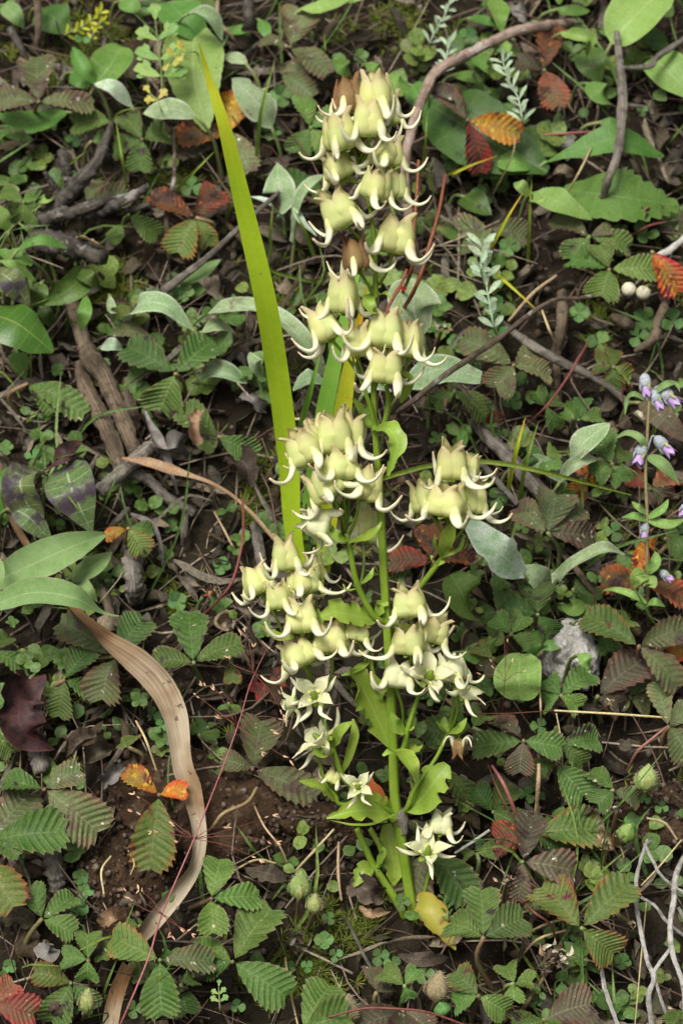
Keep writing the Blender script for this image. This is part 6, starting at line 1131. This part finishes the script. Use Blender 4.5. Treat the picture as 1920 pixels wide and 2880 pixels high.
for b in [(700, 720), (800, 770), (830, 735), (760, 600), (690, 690), (640, 745), (780, 690)]:
    A, B = gp(6, 748, 780, 42), gp(6, *b, 44); r = obj('panicle_branch', tube_geo([A, (A + B) / 2 + N * .002, B], 1.1 * s, 4, 6), 'stalk_red', t); d = nrm(B - A); l = 24 * s
    obj('spikelet', blade_geo([B, B + d * l * .5, B + d * l], l * .28, 'ov', -F, 4, 1, cup=.8), 'spikelet', r)
TW(6, 'straw', 'thin pinkish grass stem running level into the straight tan straw', 'stalk_red', [([(395, 912, 30), (700, 918, 32), (975, 912, 22)], [2.5, 3, 3])], 'straw', sides=5, rough=0)
# round clover like ground leaves one can pick out
CG = 'small round leaved clover plants on the soil'
def clover(n, c0, R, k, label, h=8, mat='clover'):
    c = tp(n, c0, h); s = pxscale(c) / TS; t = thing('clover', c, label, 'clover', CG); a0 = rng.uniform(0, 6.28)
    for j in range(k):
        a = a0 + j * 6.283 / k; d = nrm(X * math.cos(a) + U * math.sin(a) + N * .15); l = R * s * rng.uniform(.85, 1.1)
        obj('leaflet', blade_geo([c, c + d * l * .5, c + d * l], l * 1.05, 'ob', facing(.15), 8, 3, cup=.15), mat, t)
    obj('stalk', tube_geo([c, S(*tx(n, c0[0] + 10, c0[1] + 40), -.002)], .0003, 5), 'petiole_green', t)
for n, c0, R, k, lab in [
 (8, (175, 865), 46, 3, 'blue green clover above the small light leaf'), (8, (235, 905), 52, 3, 'second blue green clover beside the furry brown capsule'), (8, (1290, 890), 46, 4, 'dull clover behind the branching white twig'),
 (8, (1285, 1115), 50, 4, 'bright clover with a brown heart by the white twig'), (8, (1330, 240), 40, 4, 'yellow green clover above the white twigs'), (8, (280, 620), 46, 3, 'dark clover leaf at the foot of the stem'),
 (8, (850, 120), 46, 3, 'dark lobed clover beside the pale straw'), (8, (1390, 140), 34, 3, 'small clover under the round hairy capsule'), (8, (1470, 180), 34, 3, 'small clover on the ochre soil patch'), (8, (380, 950), 50, 3, 'clover behind the small light leaf'), (8, (890, 1075), 34, 3, 'small clover beside the brown seed head stalk'), (8, (1010, 985), 60, 2, 'rounded light clover under the papery seed head'),
 (7, (1180, 880), 38, 4, 'small pale clover on the large bright four part leaf'), (7, (1330, 915), 36, 4, 'pale clover below the rusty withered rosette'), (7, (1510, 690), 36, 3, 'pale clover beside the hairy green buds'), (7, (1490, 790), 50, 4, 'green clover below the hairy green buds'), (7, (1090, 1095), 38, 3, 'clover beside the tiny lobed leaf'), (7, (1540, 860), 36, 3, 'small clover on the mossy soil'), (7, (1410, 910), 34, 3, 'small fresh clover beside the withered rosette'),
 (7, (370, 500), 46, 4, 'clover growing against the grey wood stub'), (7, (395, 560), 46, 4, 'clover at the edge of the soil clod'), (7, (360, 640), 50, 4, 'clover at the lower edge of the soil clod beneath the others'), (7, (45, 910), 40, 4, 'small clover beside the grey crumpled dead leaf'), (7, (15, 960), 36, 3, 'small clover above the pinkish red leaf'), (7, (330, 1125), 36, 3, 'yellow clover beside the pale green bud'), (7, (350, 60), 50, 3, 'clover above the soil clod beside the brown tipped leaf'), (7, (620, 1110), 46, 3, 'clover under the large leaf with brown tips'),
 (5, (1020, 245), 46, 4, 'shaded clover in the litter beside the red runner'), (5, (815, 410), 52, 4, 'shaded clover above the dark green leaf by the hollow stem'), (5, (660, 865), 40, 3, 'clover peeping out beside the dry strip bend'), (5, (700, 930), 46, 3, 'clover beside the wide part of the dry strip'), (5, (740, 985), 38, 3, 'clover under the wide part of the dry strip'), (5, (500, 310), 30, 3, 'dim clover behind the wood stub'),
 (6, (290, 290), 46, 4, 'shaded clover behind the main flower stem'), (6, (1245, 90), 56, 3, 'blue green round clover near the lilac plant'), (6, (1180, 170), 36, 3, 'small clover beside the wavy woolly leaf'), (6, (1500, 600), 46, 3, 'clover beside the red blotched leaf'), (6, (830, 70), 40, 3, 'clover beside the white felted woolly leaf'), (6, (905, 985), 46, 3, 'pale scarred clover under the short cream straw'),
 (4, (560, 420), 46, 4, 'clover near the slender dark twig'), (4, (520, 390), 40, 4, 'clover touching the flowers by the woolly leaf'), (4, (1390, 290), 60, 4, 'round clover beside the ribbed stalks'), (4, (1360, 370), 60, 3, 'yellow green clover above the four part leaf'), (4, (780, 660), 56, 4, 'cut leaved clover near the dull pink runner'), (4, (620, 490), 46, 3, 'clover below the slender dark twig'), (4, (820, 570), 40, 4, 'small clover under the dull pale leaf'), (4, (720, 1110), 60, 3, 'pale rounded clover beside the side flower branch'), (4, (1180, 400), 60, 3, 'clover beneath the fresh leaf'), (4, (1520, 300), 60, 3, 'dark clover beyond the knobbly stalk'), (4, (1090, 260), 50, 4, 'bronze clover above the dull pink runner'), (4, (700, 820), 36, 4, 'small clover under the dull pink runner'),
 (3, (265, 525), 36, 4, 'tiny clover beneath the hanging dull leaf'), (3, (490, 490), 24, 3, 'tiny yellow clover beside the knot'), (3, (30, 880), 40, 4, 'clover above the folded mottled leaf'), (3, (150, 925), 46, 3, 'clover beside the dark red young leaf'), (3, (850, 165), 46, 4, 'shaded clover behind the straight grey twig'),
 (2, (580, 170), 50, 4, 'small clover above the bent branch'), (2, (90, 260), 40, 4, 'pale clover above the topmost flowers'), (2, (1280, 1060), 40, 3, 'light clover beside the reddish stalk'), (2, (640, 900), 60, 4, 'clover among the leaves behind the pods'), (2, (770, 1130), 50, 4, 'clover at the foot of the pale herb'), (2, (1380, 510), 30, 3, 'tiny clover beside the grey tan twig'), (2, (620, 960), 50, 3, 'shaded clover below the dark broad leaf'),
 (1, (700, 20), 60, 4, 'clover at the top of the bank beside the feathery leaf'), (1, (380, 170), 40, 3, 'clover below the yellow green sprig'), (1, (340, 640), 40, 3, 'clover beneath the toothed leaf'), (1, (1250, 600), 50, 4, 'clover beneath the nibbled woolly leaf'), (1, (1290, 440), 60, 4, 'bright clover behind the thin grass blade'), (1, (880, 860), 60, 3, 'clover beside the thin upright twig'), (1, (1550, 300), 60, 3, 'clover next to the withered top flower'),
]: clover(n, c0, R, k, lab, h=rng.uniform(5, 12))
print('OBJECTS BUILT', len(bpy.data.objects), 'tris', sum(len(m.polygons) * 2 for m in bpy.data.meshes))
